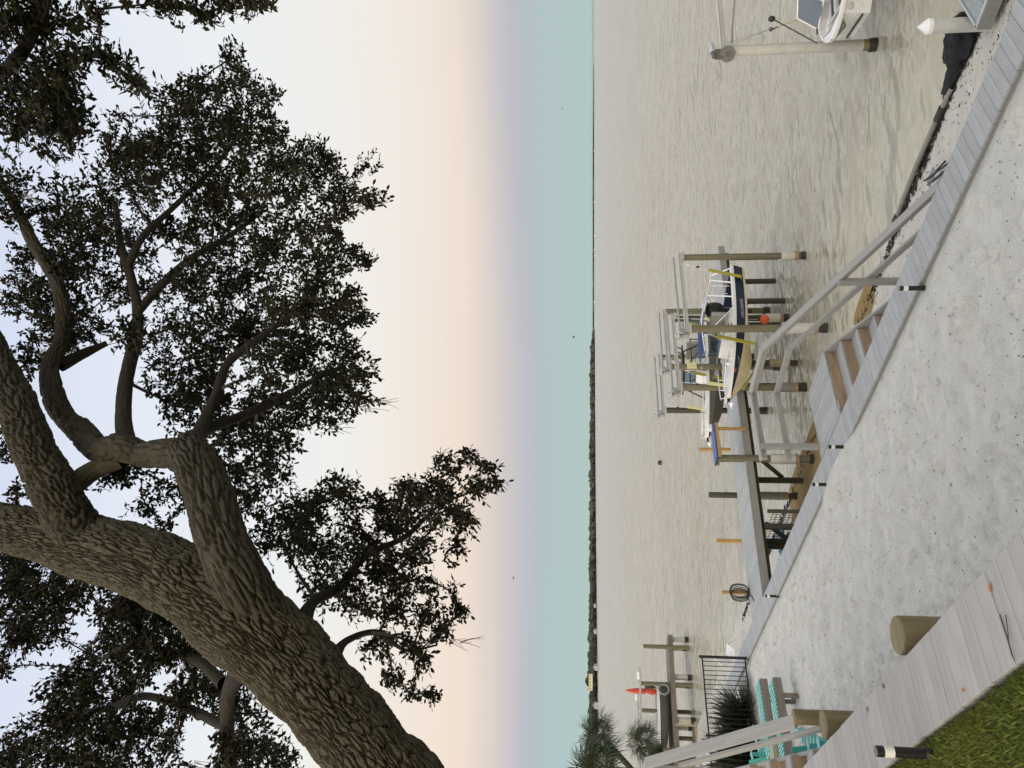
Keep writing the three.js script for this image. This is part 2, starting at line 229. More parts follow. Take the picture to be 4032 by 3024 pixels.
// ---------- upper lawn, its retaining wall and cap ----------
sheet('lawn_ground', std(0.07, 0.065, 0.03, 1, { map: T.blot }), -8, 12, -14, 1.55, 0.25, 0.25, (s, n) => LAWN - 0.02 + 0.05 * (fbm(s, n, 1e6, 1e6, 90, 3) - 0.5) - 0.05 * step(1.0, 1.5, n));
{
  const blade = new THREE.BufferGeometry(); const v = []; for (let i = 0; i < 7; i++) { const a = i * 2.4 + 0.3, w = 0.003, r = 0.018 * (0.3 + hash(i, 3)), l = 0.028 + 0.02 * hash(i, 5), ox = r * Math.cos(a * 2), oz = r * Math.sin(a * 2), lean = 0.03 * (0.3 + hash(i, 9)), c = Math.cos(a), d = Math.sin(a); v.push(ox - d * w, 0, oz + c * w, ox + d * w, 0, oz - c * w, ox + c * lean * 0.4, l * 0.65, oz + d * lean * 0.4, ox + d * w, 0, oz - c * w, ox + c * lean, l * 0.95, oz + d * lean, ox + c * lean * 0.4, l * 0.65, oz + d * lean * 0.4); }
  blade.setAttribute('position', new THREE.Float32BufferAttribute(v, 3)); blade.computeVertexNormals();
  const N = 64000, g = new THREE.InstancedMesh(blade, std(1, 1, 1, 0.85, { side: THREE.DoubleSide }), N), m = new THREE.Matrix4(), q = new THREE.Quaternion(), c = new THREE.Color();
  for (let i = 0; i < N; i++) {
    const s = rr(1.2, 8.5), n = 1.35 - 3.4 * Math.pow(rnd(), 1.2), p = P(s, n, LAWN - 0.045), k = rr(0.7, 1.35) * (1.4 - n > 0.12 ? 1 : 0.6); q.setFromAxisAngle(V(0, 1, 0), rr(0, 6.3));
    m.compose(p, q, V(k, k * rr(0.7, 1.3), k)); g.setMatrixAt(i, m);
    const d = fbm(s * 1.3, n * 1.3, 1e6, 1e6, 92, 3), b = rr(0.7, 1.25), dead = rnd() < 0.05; c.setRGB((dead ? 0.22 : 0.135 + 0.06 * (d - 0.5)) * b, (dead ? 0.17 : 0.165) * b, (dead ? 0.075 : 0.022) * b); g.setColorAt(i, c);
  }
  g.name = 'lawn_grass'; g.castShadow = g.receiveShadow = true; scene.add(tag(g, 'short olive green lawn grass growing beside the upper boardwalk cap', 'grass', null, 'stuff'));
}
function capWalk(name, label, s0, s1, n0, n1, y, mats, wallTop, wallBot, seamN) {
  const t = thing(name, label, 'boardwalk', P(s0, n0, y)), w = 0.141, len = n1 - n0;
  const shapes = [0, 1, 2].map(() => join(box(len, 0.03, w - 0.005, V(0, 0, 0), 0.004)));
  for (let i = 0; (i + 1) * w < s1 - s0; i++) part('plank', shapes[i % 3], mats[Math.floor(hash(i, 4) * 3)], t, { shared: true, pos: L((i + 0.5) * w, len / 2 + 0.004 * (hash(i, 6) - 0.5), -0.016 + 0.0025 * (hash(i, 7) - 0.5)) });
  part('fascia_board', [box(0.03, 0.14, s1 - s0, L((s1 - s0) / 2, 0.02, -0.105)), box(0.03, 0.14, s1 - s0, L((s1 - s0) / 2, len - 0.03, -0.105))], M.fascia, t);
  return t;
}
function sheetWall(name, label, s0, s1, n, top, bot) {
  const t = thing(name, label, 'retaining wall', P(s0, n, bot)), w = 0.3, g = join(box(0.05, top - bot, w - 0.012, V(0, 0, 0), 0.004));
  for (let i = 0; (i + 1) * w <= s1 - s0; i++) part('wall_board', g, M.wall, t, { shared: true, pos: L((i + 0.5) * w, 0.004 * (i % 2), (top - bot) / 2) });
  part('waler', box(0.09, 0.18, s1 - s0, L((s1 - s0) / 2, 0.075, (top - bot) * 0.62)), M.pileOlive, t);
}
capWalk('upper_cap_boardwalk', 'warm grey plank cap along the lawn edge in the foreground', 2.2, 8.3, 1.37, 1.85, LAWN, M.capWarm);
sheetWall('upper_bulkhead', 'timber retaining wall under the foreground cap holding up the lawn', 0, 12, 1.62, LAWN - 0.18, 2.95);
capWalk('lower_cap_boardwalk', 'long grey plank cap running along the seawall between white sand and beach', 2.6, 26.6, 6.98, 7.49, CAP, M.capCool);
sheetWall('lower_bulkhead', 'timber seawall below the long grey cap', -3, 33, 7.2, CAP - 0.18, 0.9);

// pilings of the upper wall
function piling(name, label, cat, s, n, y0, y1, r, mat, group) {
  const t = thing(name, label, cat, P(s, n, y0), ROT, group), h = y1 - y0, g = new THREE.CylinderGeometry(r * 0.96, r, h, 28, 8), p = g.attributes.position;
  for (let i = 0; i < p.count; i++) { const k = 1 + 0.03 * (vn(Math.atan2(p.getZ(i), p.getX(i)) * 2 + 9, p.getY(i), 1e6, 1e6, 95) - 0.5); p.setX(i, p.getX(i) * k); p.setZ(i, p.getZ(i) * k); }
  g.computeVertexNormals(); part('post', g.translate(0, h / 2, 0), mat, t); part('end_grain', new THREE.CylinderGeometry(r * 0.93, r * 0.95, 0.012, 28).translate(0, h + 0.006, 0), M.pileOlive, t); return t;
}
piling('timber_piling', 'thick cut-off round piling behind the middle of the foreground cap', 'piling', 5.37, 2.06, 2.9, 4.93, 0.135, M.pileOlive, null);
piling('timber_piling', 'short round piling wedged between the stair stringer and the foreground cap', 'piling', 7.55, 2.05, 2.9, 4.93, 0.13, M.pileOlive, null);

// ---------- bollard lights, unlit ----------
const bollard = thing('bollard_light', 'large black bollard light with white ring standing in the lawn at the cap edge', 'path light', P(5.19, 1.27, LAWN), ROT, 'black bollard path lights');
part('body', [new THREE.CylinderGeometry(0.031, 0.031, 0.2, 24).translate(0, 0.1, 0), new THREE.CylinderGeometry(0.036, 0.04, 0.02, 24).translate(0, 0.01, 0)], M.black, bollard);
part('lens', new THREE.CylinderGeometry(0.0335, 0.0335, 0.058, 24).translate(0, 0.229, 0), M.lens, bollard);
part('cap', new THREE.CylinderGeometry(0.032, 0.033, 0.042, 24).translate(0, 0.279, 0), M.black, bollard);
part('solar_panel', new THREE.CylinderGeometry(0.028, 0.029, 0.004, 24).translate(0, 0.302, 0), M.greyTop, bollard);
for (const [s, n, label] of [[6.91, 6.93, 'black bollard light at the lower cap in front of the sloping stair handrail'], [10.45, 7.0, 'black bollard light at the corner of the landing beside the rail post'], [11.59, 7.0, 'black bollard light at the lower cap just past the landing'], [16.19, 6.98, 'farthest black bollard light, where the pier joins the seawall']]) copyOf(bollard, P(s, n, 3.05), ROT, label).scale.setScalar(0.93);

// ---------- landing and stairs to the beach ----------
{
  const t = thing('stair_landing', 'small grey plank landing beside the seawall cap at the head of the beach stairs', 'deck', P(10.33, 7.5, CAP)), w = 0.137;
  for (let i = 0; i < 10; i++) part('plank', box(w - 0.006, 0.03, 1.2 + (i < 1 ? 0.1 : 0), L(0.6, (i + 0.5) * w + 0.01, -0.016 + 0.002 * hash(i, 2)), 0.004), M.capCool[i % 3], t);
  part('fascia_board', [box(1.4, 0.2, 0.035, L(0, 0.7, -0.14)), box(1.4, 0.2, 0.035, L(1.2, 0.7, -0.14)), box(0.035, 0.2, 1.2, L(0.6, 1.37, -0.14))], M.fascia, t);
  for (const [s, n] of [[0.12, 1.25], [1.1, 1.25]]) part('support_post', bar(L(s, n, -1.7), L(s, n, -0.2), 0.08), M.pileOlive, t);
  // rails
  const R = (a, b, w2 = 0.14, h = 0.04) => beam(a, b, w2, h), up = 1.0, mid = 0.53;
  const A = L(0.04, 1.47, up), B = L(1.29, 1.47, up), C = L(1.27, 0.0, up), E = L(-3.35, 1.47, up - 1.78);
  const rail = thing('landing_handrail', 'grey handrail around the landing, sloping down along the beach stairs', 'handrail', P(10.33, 7.5, CAP));
  part('top_rail', [R(A, B), R(B, C), R(A, E), ...[[A, B], [B, C], [A, E]].map(([p, q]) => R(p.clone().add(V(0, -0.06, 0)), q.clone().add(V(0, -0.06, 0)), 0.04, 0.09))], M.rail, rail);
  const dn = V(0, mid - up, 0);
  part('mid_rail', [[A, B], [B, C], [A, E]].map(([p, q]) => R(p.clone().add(dn), q.clone().add(dn), 0.045, 0.1)), M.rail, rail);
  for (const [s, n, y0, y1] of [[1.2, 0.22, -0.05, up - 0.02], [-1.61, 1.4, -1.25, 0.14], [0.1, 1.42, -1.4, up - 0.05], [-3.2, 1.4, -1.7, -0.72]]) if (n !== 1.42) part('post', box(0.09, y1 - y0, 0.09, L(s, n, (y0 + y1) / 2)), M.rail, rail);
  const st2 = thing('beach_stairs', 'grey stairs with brown risers going down to the beach from the landing', 'stairs', P(10.33, 7.5, CAP));
  for (let i = 0; i < 9; i++) {
    part('riser', box(1.28, 0.165, 0.03, L(-0.305 * i - 0.02, 0.67, -0.115 - 0.183 * i), 0.003), M.riser, st2);
    if (i < 8) for (const k of [0, 1]) part('tread', box(1.31, 0.03, 0.145, L(-0.305 * i - 0.1 - 0.15 * k, 0.67, -0.2 - 0.183 * i), 0.005), M.capCool[(i + k) % 3], st2);
  }
  for (const n of [0.0, 1.355]) part('stringer', beam(L(0, n, -0.12), L(-2.75, n, -0.12 - 1.65), 0.04, 0.26), n ? M.rail : M.riser, st2);
}

// ---------- stairs up to the neighbouring deck on the left ----------
{
  const t = thing('deck_stairs', 'grey stairs with brown risers climbing from the sand terrace at the left edge', 'stairs', P(7.4, 1.6, 3.06)), k = 0.657;
  for (let i = 0; i < 13; i++) {
    part('riser', box(0.7, 0.165, 0.025, L(0.16 + 0.285 * i, 0.36, 0.09 + 0.187 * i), 0.003), M.riser, t);
    part('tread', box(0.72, 0.03, 0.29, L(0.16 + 0.285 * i + 0.13, 0.36, 0.187 * (i + 1)), 0.006), M.capCool[i % 3], t);
  }
  for (const n of [0.0, 0.73]) part('stringer', beam(L(0, n, -0.17), L(3.9, n, -0.17 + 3.9 * k), 0.045, 0.27), M.rail, t);
  part('landing', box(1.6, 0.05, 2.4, L(5.1, 0.1, 2.52)), M.capCool[1], t);
  for (const [s, n] of [[4.1, 0.8], [6, 0.8]]) part('support_post', bar(L(s, n, -0.1), L(s, n, 2.48), 0.07), M.pileOlive, t);
  const h = thing('deck_stair_handrail', 'grey handrail rising along the deck stairs at the left edge', 'handrail', P(7.4, 1.6, 3.06)), a = L(1.22, 0.76, 1.86), b = L(3.37, 0.76, 3.27), c = L(6.2, 0.76, 3.28);
  part('top_rail', [beam(a, b, 0.14, 0.04), beam(b, c, 0.14, 0.04), beam(a.clone().setY(a.y - 0.065), b.clone().setY(b.y - 0.065), 0.04, 0.09), beam(b.clone().setY(b.y - 0.065), c.clone().setY(c.y - 0.065), 0.04, 0.09)], M.rail, h);
  const d = V(0, -0.45, 0); part('mid_rail', [beam(a.clone().add(d), b.clone().add(d), 0.045, 0.1), beam(b.clone().add(d), c.clone().add(d), 0.045, 0.1)], M.rail, h);
  for (const [s, y0, y1] of [[3.45, 2.2, 3.2], [6.1, 2.3, 3.2]]) part('post', box(0.09, y1 - y0, 0.09, L(s, 0.71, (y0 + y1) / 2)), M.rail, h);
  piling('timber_piling', 'tall round newel post at the foot of the left handrail', 'piling', 8.6, 2.4, 2.9, 4.93, 0.08, M.pileOlive, null);
}

// ---------- the pier ----------
{
  const t = thing('pier', 'long pale grey plank pier reaching from the seawall out between the two moored boats', 'pier', P(17.5, 7.49, CAP)), w = 0.145, W = 1.5, sh = n => -0.065 * n;
  const g = [0, 1, 2].map(() => join(box(w - 0.005, 0.03, W, V(0, 0, 0), 0.004)));
  for (let i = 0; i < 78; i++) { const n = (i + 0.5) * w; part('plank', g[i % 3], M.capCool[Math.floor(hash(i, 14) * 3)], t, { shared: true, pos: L(W / 2 + sh(n), n, -0.016 + 0.002 * (hash(i, 15) - 0.5)) }); }
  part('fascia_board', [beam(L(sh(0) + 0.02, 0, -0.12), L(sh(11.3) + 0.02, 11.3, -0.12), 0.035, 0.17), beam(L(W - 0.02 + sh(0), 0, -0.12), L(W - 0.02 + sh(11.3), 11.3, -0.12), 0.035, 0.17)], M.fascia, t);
  part('beam', [beam(L(0.25, 0.2, -0.23), L(-0.5, 11.2, -0.23), 0.08, 0.2), beam(L(1.15, 0.2, -0.23), L(0.4, 11.2, -0.23), 0.08, 0.2)], M.pileDark, t);
  for (const n of [1.9, 3.8, 6.9, 9.2, 11]) for (const s of [0.2, 1.25]) {
    part('pile', bar(L(s + sh(n), n, -2.6), L(s + sh(n), n, -0.28), 0.085, 0.085, 16), M.pileDark, t);
    if (n === 6.9 && s < 1) part('pile_sleeve', bar(L(s + sh(n), n, -1.6), L(s + sh(n), n, -1.05), 0.115, 0.115, 20), M.tan, t);
    if (n < 4 && s < 1) part('cross_brace', beam(L(0.2 + sh(n), n + 0.1, -0.35), L(1.25 + sh(n), n + 0.1, -1.2), 0.04, 0.12), M.pileDark, t);
  }
}
function marinePile(label, s, n, top, r, mats, group, o = {}) {
  const t = thing('mooring_pile', label, 'piling', P(s, n, -0.4), ROT, group), y = k => k + 0.4;
  part('post', bar(V(0, 0, 0), V(0, y(top), 0), r, r * 0.96, 20), mats, t);
  if (o.sleeve) { const [a, b] = o.sleeve; part('sleeve', bar(V(0, y(a), 0), V(0, y(b), 0), r * 1.34, r * 1.34, 24), o.sleeveMat ?? M.pvc, t); part('rust_band', bar(V(0, y(a) + 0.005, 0), V(0, y(a) + 0.09, 0), r * 1.36, r * 1.36, 24), M.rust, t); }
  const g = new THREE.CylinderGeometry(r * 1.12, r * 1.25, 0.75, 22, 8), p = g.attributes.position; for (let i = 0; i < p.count; i++) { const k = 1 + 0.3 * (vn(Math.atan2(p.getZ(i), p.getX(i)) * 4 + 20, p.getY(i) * 12, 1e6, 1e6, 97) - 0.3); p.setX(i, p.getX(i) * k); p.setZ(i, p.getZ(i) * k); } g.computeVertexNormals();
  part('barnacles', g.translate(0, y(1.1), 0), M.wet, t); return t;
}
// ---------- boats ----------
const font = await new FontLoader().loadAsync('fonts/droid/droid_sans_bold.typeface.json');
const fontPlain = await new FontLoader().loadAsync('fonts/droid/droid_sans_regular.typeface.json');
const lettering = (s, size, f = font, depth = 0.006) => { const g = new TextGeometry(s, { font: f, size, depth, curveSegments: 4 }); g.computeBoundingBox(); return g; };
function loft(rows) {
  const n = rows[0].length, pos = [], idx = []; rows.forEach(r => r.forEach(p => pos.push(p.x, p.y, p.z)));
  for (let i = 0; i < rows.length - 1; i++) for (let j = 0; j < n - 1; j++) { const k = i * n + j; idx.push(k, k + 1, k + n, k + 1, k + n + 1, k + n); }
  const g = new THREE.BufferGeometry(); g.setAttribute('position', new THREE.Float32BufferAttribute(pos, 3)); g.setIndex(idx); g.computeVertexNormals(); return g;
}
function hull(t, o) {
  const { len, beamW, depth, sheer, chine, side, bottom, blunt = 0.5, trim = M.pureWhite, deck = M.white, fore = 0.34 } = o, N = 30, F = [...Array(N + 1).keys()].map(i => Math.pow(i / N, 1.5));
  const bg = f => beamW / 2 * Math.pow(1 - Math.pow(1 - Math.min(1, f / blunt), 2.1), 0.62) * (1 - 0.06 * f * f) + 0.012, yg = f => depth + sheer * Math.pow(1 - f, 2.2);
  const yk = f => f < 0.4 ? (yg(0) - 0.06) * Math.pow(1 - f / 0.4, 2.3) : 0, yc = f => Math.max(yk(f) + 0.01 * f, chine + (yg(0) - 0.08 - chine) * Math.pow(1 - f, 3.4)), bc = f => bg(f) * (0.86 - 0.5 * Math.pow(1 - f, 4));
  const strip = (a, b, k = 4) => [1, -1].map(z => loft(F.map(f => [...Array(k + 1).keys()].map(j => { const p = a(f), q = b(f), u = j / k, x = len * f; return V(x, p[0] + (q[0] - p[0]) * u, z * (p[1] + (q[1] - p[1]) * u)); }))));
  const sideAt = (f, u) => [yc(f) + (yg(f) - yc(f)) * u, bc(f) + (bg(f) - bc(f)) * Math.pow(u, 0.8)];
  part('hull_bottom', strip(f => [yk(f), 0.008], f => [yc(f) - 0.0, bc(f)]), bottom, t);
  part('chine_strip', strip(f => sideAt(f, 0), f => sideAt(f, 0.17).map((v, i) => v + (i ? 0.012 : 0)), 2), o.chineMat ?? M.creamLight, t);
  part('hull_side', [...strip(f => sideAt(f, 0.12), f => sideAt(f, 0.5), 3), ...strip(f => sideAt(f, 0.5), f => sideAt(f, 1), 3)], side, t);
  const ends = [[yk(1), 0.0], [yc(1), bc(1)], [yg(1), bg(1)]];
  part('transom', loft([1, -1].map(z => [V(len, yk(1), z * 0.01), V(len, yc(1), z * bc(1)), V(len, yg(1), z * bg(1))])), side, t);
  const rubH = o.rub ?? 0.06; part('rub_rail', strip(f => [yg(f) - rubH, bg(f) + 0.004], f => [yg(f) + 0.012, bg(f) + 0.018], 2), trim, t);
  const inset = o.inset ?? 0.16, inn = f => Math.max(0.004, bg(f) - inset * Math.min(1, f * 6));
  part('gunwale', strip(f => [yg(f) + 0.012, bg(f) + 0.018], f => [yg(f) + 0.022, f < fore ? 0 : inn(f)], 3), deck, t);
  const G = F.filter(f => f >= fore), lining = z => loft(G.map(f => [V(len * f, yg(f) + 0.02, z * inn(f)), V(len * f, chine + 0.03, z * inn(f) * 0.94)]));
  part('cockpit_lining', [lining(1), lining(-1), loft(G.map(f => [V(len * f, chine + 0.03, inn(f) * 0.94), V(len * f, chine + 0.03, -inn(f) * 0.94)])), loft([1, -1].map(z => [V(len * G[0], yg(fore) + 0.02, z * inn(G[0])), V(len * G[0], chine + 0.03, z * inn(G[0]) * 0.94)]))], o.lining ?? M.paleVinyl, t);
  return { bg, yg, yc, bc, sideAt };
}
function outboard(t, x, y, k, cowl, leg) {
  const sh = new THREE.SphereGeometry(1, 22, 14), p = sh.attributes.position; for (let i = 0; i < p.count; i++) { const yy = p.getY(i), f = yy > 0 ? 1 : 1 - 0.25 * yy * yy; p.setXYZ(i, Math.sign(p.getX(i)) * Math.pow(Math.abs(p.getX(i)), 0.75) * f, Math.sign(yy) * Math.pow(Math.abs(yy), 0.7), Math.sign(p.getZ(i)) * Math.pow(Math.abs(p.getZ(i)), 0.75) * f); } sh.computeVertexNormals();
  const g = thing.call ? new THREE.Group() : null; g.name = 'outboard_motor'; t.add(g); g.position.set(x, y, 0);
  part('cowling', sh.scale(0.23 * k, 0.26 * k, 0.17 * k).translate(0.1, 0.26 * k, 0), cowl, g);
  part('motor_leg', [box(0.13 * k, 0.62 * k, 0.1 * k, V(0.1, -0.22 * k, 0), 0.03), box(0.34 * k, 0.025, 0.2 * k, V(0.13, -0.42 * k, 0), 0.01), ball(0.065 * k, V(0.13, -0.56 * k, 0), 2.3, 1, 1), box(0.14 * k, 0.16 * k, 0.02, V(0.1, -0.66 * k, 0), 0.008)], leg, g);
  part('propeller', [0, 1, 2].map(i => new THREE.SphereGeometry(0.1 * k, 10, 8).scale(0.12, 1, 0.5).translate(0, 0.09 * k, 0).rotateX(i * 2.094).translate(0.29 * k, -0.56 * k, 0)), M.black, g);
}
function boatThing(name, label, pos, turn, tilt) { const t = thing(name, label, 'boat', pos, turn); t.rotation.order = 'YXZ'; t.rotation.z = -tilt; return t; }
{ // navy skiff hanging in the near lift
  const t = boatThing('skiff_boat', 'navy blue boat with cream bottom and blue bimini hanging in the lift before the pier', P(15.85, 12.0, 2.93), ROT, 0.045);
  const h = hull(t, { len: 3.95, beamW: 1.95, depth: 0.5, sheer: 0.2, chine: 0.14, side: M.navy, bottom: M.cream, blunt: 0.62 });
  const yTxt = 0.27, f0 = 0.5; const w = lettering('FINLANDER', 0.085); w.translate(2.02, yTxt, 0); const p = w.attributes.position;
  for (let i = 0; i < p.count; i++) { const f = p.getX(i) / 3.95, u = (p.getY(i) - h.yc(f)) / (h.yg(f) - h.yc(f)); p.setZ(i, h.sideAt(f, clamp(u))[1] + 0.004 + p.getZ(i)); }
  part('hull_lettering', w, M.aluDull, t);
  const num = lettering('FL 4127', 0.06, fontPlain); num.translate(0.62, 0.42, 0); const q = num.attributes.position; for (let i = 0; i < q.count; i++) { const f = q.getX(i) / 3.95, u = (q.getY(i) - h.yc(f)) / (h.yg(f) - h.yc(f)); q.setZ(i, h.sideAt(f, clamp(u))[1] + 0.006 + q.getZ(i)); }
  part('registration_number', num, M.aluDull, t);
  { const f = 0.14, [y, z] = h.sideAt(f, 0.6); part('sticker', box(0.09, 0.07, 0.012, V(0.555, y, z + 0.004), 0.003), M.orange, t); }
  const rail = z => [...Array(7).keys()].map(i => V(0.1 + i * 0.23, h.yg(0.03 + i * 0.06) + 0.13 + 0.01 * i, z * Math.max(0.02, h.bg(0.03 + i * 0.06) - 0.05)));
  part('bow_rail', [hose(rail(1), 0.013), hose(rail(-1), 0.013), ...[1, -1].flatMap(z => [1, 3, 5].map(i => bar(rail(z)[i], rail(z)[i].clone().setY(h.yg(0.03 + i * 0.06)), 0.011)))], M.pureWhite, t);
  part('anchor', [bar(V(-0.16, 0.66, 0), V(0.12, 0.72, 0), 0.018), new THREE.SphereGeometry(0.09, 12, 8).scale(1, 0.35, 1).translate(-0.16, 0.62, 0), box(0.2, 0.03, 0.06, V(-0.02, 0.76, 0)), bar(V(-0.2, 0.6, 0.11), V(-0.2, 0.6, -0.11), 0.02)], M.pureWhite, t);
  part('anchor_roller', box(0.16, 0.06, 0.09, V(-0.02, 0.68, 0)), M.black, t);
  part('cleat', [ball(0.04, V(1.0, h.yg(0.25) + 0.05, 0.2)), box(0.12, 0.03, 0.03, V(1.3, h.yg(0.3) + 0.04, 0.5))], M.pureWhite, t);
  part('console', [box(0.45, 0.62, 0.72, V(1.85, 0.5, 0), 0.05), box(0.3, 0.3, 0.6, V(1.48, 0.36, 0), 0.06)], M.white, t);
  part('windscreen', box(0.02, 0.3, 0.66, V(1.68, 0.93, 0), 0.006), M.glass, t);
  part('steering_wheel', new THREE.TorusGeometry(0.16, 0.014, 8, 24).rotateY(Math.PI / 2).translate(2.12, 0.74, 0.12), M.black, t);
  const seat = part('seat', [box(0.4, 0.32, 0.8, V(2.38, 0.42, 0), 0.07), box(0.42, 0.14, 0.84, V(2.38, 0.6, 0), 0.06)], M.greyVinyl, t);
  part('seat_back', box(0.13, 0.42, 0.84, V(2.6, 0.82, 0), 0.06), M.greyVinyl, t);
  part('cooler', box(0.4, 0.36, 0.6, V(2.2, 0.43, 0.55), 0.04), M.paleVinyl, t);
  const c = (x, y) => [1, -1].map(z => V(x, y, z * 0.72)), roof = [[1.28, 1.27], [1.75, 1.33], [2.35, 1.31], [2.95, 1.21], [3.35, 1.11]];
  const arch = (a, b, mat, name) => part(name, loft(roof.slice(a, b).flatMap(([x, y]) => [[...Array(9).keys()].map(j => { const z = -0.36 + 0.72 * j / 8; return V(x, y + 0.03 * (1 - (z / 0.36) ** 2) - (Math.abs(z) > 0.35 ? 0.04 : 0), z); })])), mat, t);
  arch(0, 3, Object.assign(M.navyCloth, { side: THREE.DoubleSide }), 'bimini_canopy'); arch(2, 5, Object.assign(M.skyReflectCloth, { side: THREE.DoubleSide }), 'bimini_canopy');  // paler aft half: the sky reflection is painted into the canopy colour
  part('bimini_frame', [...[1, -1].flatMap(z => [hose([V(1.28, 1.25, z * 0.36), V(2.3, 1.29, z * 0.37), V(3.35, 1.09, z * 0.36), V(4.2, 0.95, z * 0.36)], 0.017, 24), bar(V(4.1, 0.95, z * 0.36), V(3.85, 0.55, z * 0.86), 0.02), bar(V(3.9, 0.98, z * 0.37), V(3.3, 0.52, z * 0.88), 0.022), bar(V(3.3, 1.09, z * 0.37), V(2.75, 0.54, z * 0.9), 0.018), bar(V(1.75, 1.28, z * 0.37), V(2.35, 0.54, z * 0.9), 0.011)]), bar(V(4.2, 0.95, 0.36), V(4.2, 0.95, -0.36), 0.016)], M.pureWhite, t);
  part('ladder', [bar(V(3.55, 0.52, 0.5), V(3.55, 1.0, 0.5), 0.014), bar(V(3.55, 0.52, 0.2), V(3.55, 1.0, 0.2), 0.014), ...[0.62, 0.76, 0.9].map(y => bar(V(3.55, y, 0.5), V(3.55, y, 0.2), 0.012))], M.pureWhite, t);
  part('fishing_rod', [bar(V(2.0, 0.55, 0.7), V(1.2, 1.15, 0.3), 0.009, 0.004, 6), bar(V(2.2, 0.55, 0.6), V(1.1, 1.25, 0.1), 0.009, 0.004, 6)], M.black, t);
  outboard(t, 3.0, 0.6, 1.0, M.black, M.black);
}
{ // white boat with the grey sides behind the pier
  const t = boatThing('fishing_boat', 'white and grey boat with dark lettering and black tower in the lift behind the pier', P(20.05, 13.72, 2.86), ROT, 0.02);
  const h = hull(t, { len: 4.9, beamW: 2.1, depth: 0.5, sheer: 0.18, chine: 0.16, side: M.hullGrey, bottom: M.hullDark, blunt: 0.6, rub: 0.07, inset: 0.1, chineMat: M.hullGrey });
  const w = lettering('KATE ANN', 0.17); w.applyMatrix4(new THREE.Matrix4().makeShear(0, 0, 0.25, 0, 0, 0)); w.translate(2.75, 0.2, 0); const p = w.attributes.position;
  for (let i = 0; i < p.count; i++) { const f = p.getX(i) / 4.9, u = (p.getY(i) - h.yc(f)) / (h.yg(f) - h.yc(f)); p.setZ(i, h.sideAt(f, clamp(u))[1] + 0.004 + p.getZ(i)); }
  part('hull_lettering', w, M.black, t);
  t.rotation.x = -0.07;
  const rail = z => [...Array(8).keys()].map(i => V(0.05 + i * 0.24, h.yg(i * 0.05) + 0.12, z * Math.max(0.02, h.bg(0.02 + i * 0.05) - 0.05)));
  part('bow_rail', [hose(rail(1), 0.012), hose(rail(-1), 0.012), ...[1, -1].flatMap(z => [1, 3, 5, 7].map(i => bar(rail(z)[i], rail(z)[i].clone().setY(h.yg(i * 0.05)), 0.01)))], M.pureWhite, t);
  part('anchor', [bar(V(-0.22, 0.62, 0), V(0.1, 0.7, 0), 0.02), new THREE.SphereGeometry(0.1, 12, 8).scale(1, 0.35, 1).translate(-0.2, 0.58, 0), bar(V(-0.22, 0.57, 0.1), V(-0.22, 0.57, -0.1), 0.02)], M.pureWhite, t);
  part('anchor_roller', box(0.18, 0.06, 0.08, V(-0.05, 0.64, 0)), M.black, t);
  part('console', [box(0.7, 0.7, 0.8, V(2.6, 0.5, 0), 0.06), box(0.5, 0.35, 0.7, V(2.0, 0.4, 0), 0.06)], M.white, t);
  part('windscreen', box(0.02, 0.38, 0.72, V(2.32, 1.03, 0), 0.006), M.glass, t);
  part('seat', [box(0.5, 0.5, 0.85, V(3.35, 0.5, 0), 0.07), box(0.12, 0.4, 0.85, V(3.6, 0.9, 0), 0.05)], M.greyVinyl, t);
  part('tower_frame', [1, -1].flatMap(z => [bar(V(2.1, 0.52, z * 0.75), V(2.4, 1.22, z * 0.55), 0.024), bar(V(3.3, 0.52, z * 0.75), V(3.1, 1.22, z * 0.55), 0.024), bar(V(2.4, 1.22, z * 0.55), V(3.1, 1.22, z * 0.55), 0.024), bar(V(2.3, 0.98, z * 0.6), V(3.15, 0.98, z * 0.6), 0.018), bar(V(2.4, 1.2, z * 0.55), V(3.15, 0.6, z * 0.7), 0.015)]).concat([bar(V(2.4, 1.22, 0.55), V(2.4, 1.22, -0.55), 0.024), bar(V(3.1, 1.22, 0.55), V(3.1, 1.22, -0.55), 0.024)]), M.black, t);
  part('hard_top', box(1.05, 0.05, 1.35, V(2.75, 1.26, 0), 0.02), M.black, t);
  part('rod_holder', [...Array(5).keys()].map(i => bar(V(3.25, 1.26, -0.48 + 0.24 * i), V(3.42, 1.5, -0.48 + 0.24 * i), 0.022)), M.black, t);
  part('leaning_post_rack', [...Array(4).keys()].flatMap(i => [bar(V(3.75 , 0.55, -0.36 + 0.24 * i), V(3.8, 0.98, -0.36 + 0.24 * i), 0.018)]).concat([bar(V(3.78, 0.95, -0.4), V(3.78, 0.95, 0.4), 0.018)]), M.black, t);
  outboard(t, 4.75, 0.55, 1.25, M.coverGrey, M.hullDark);
}
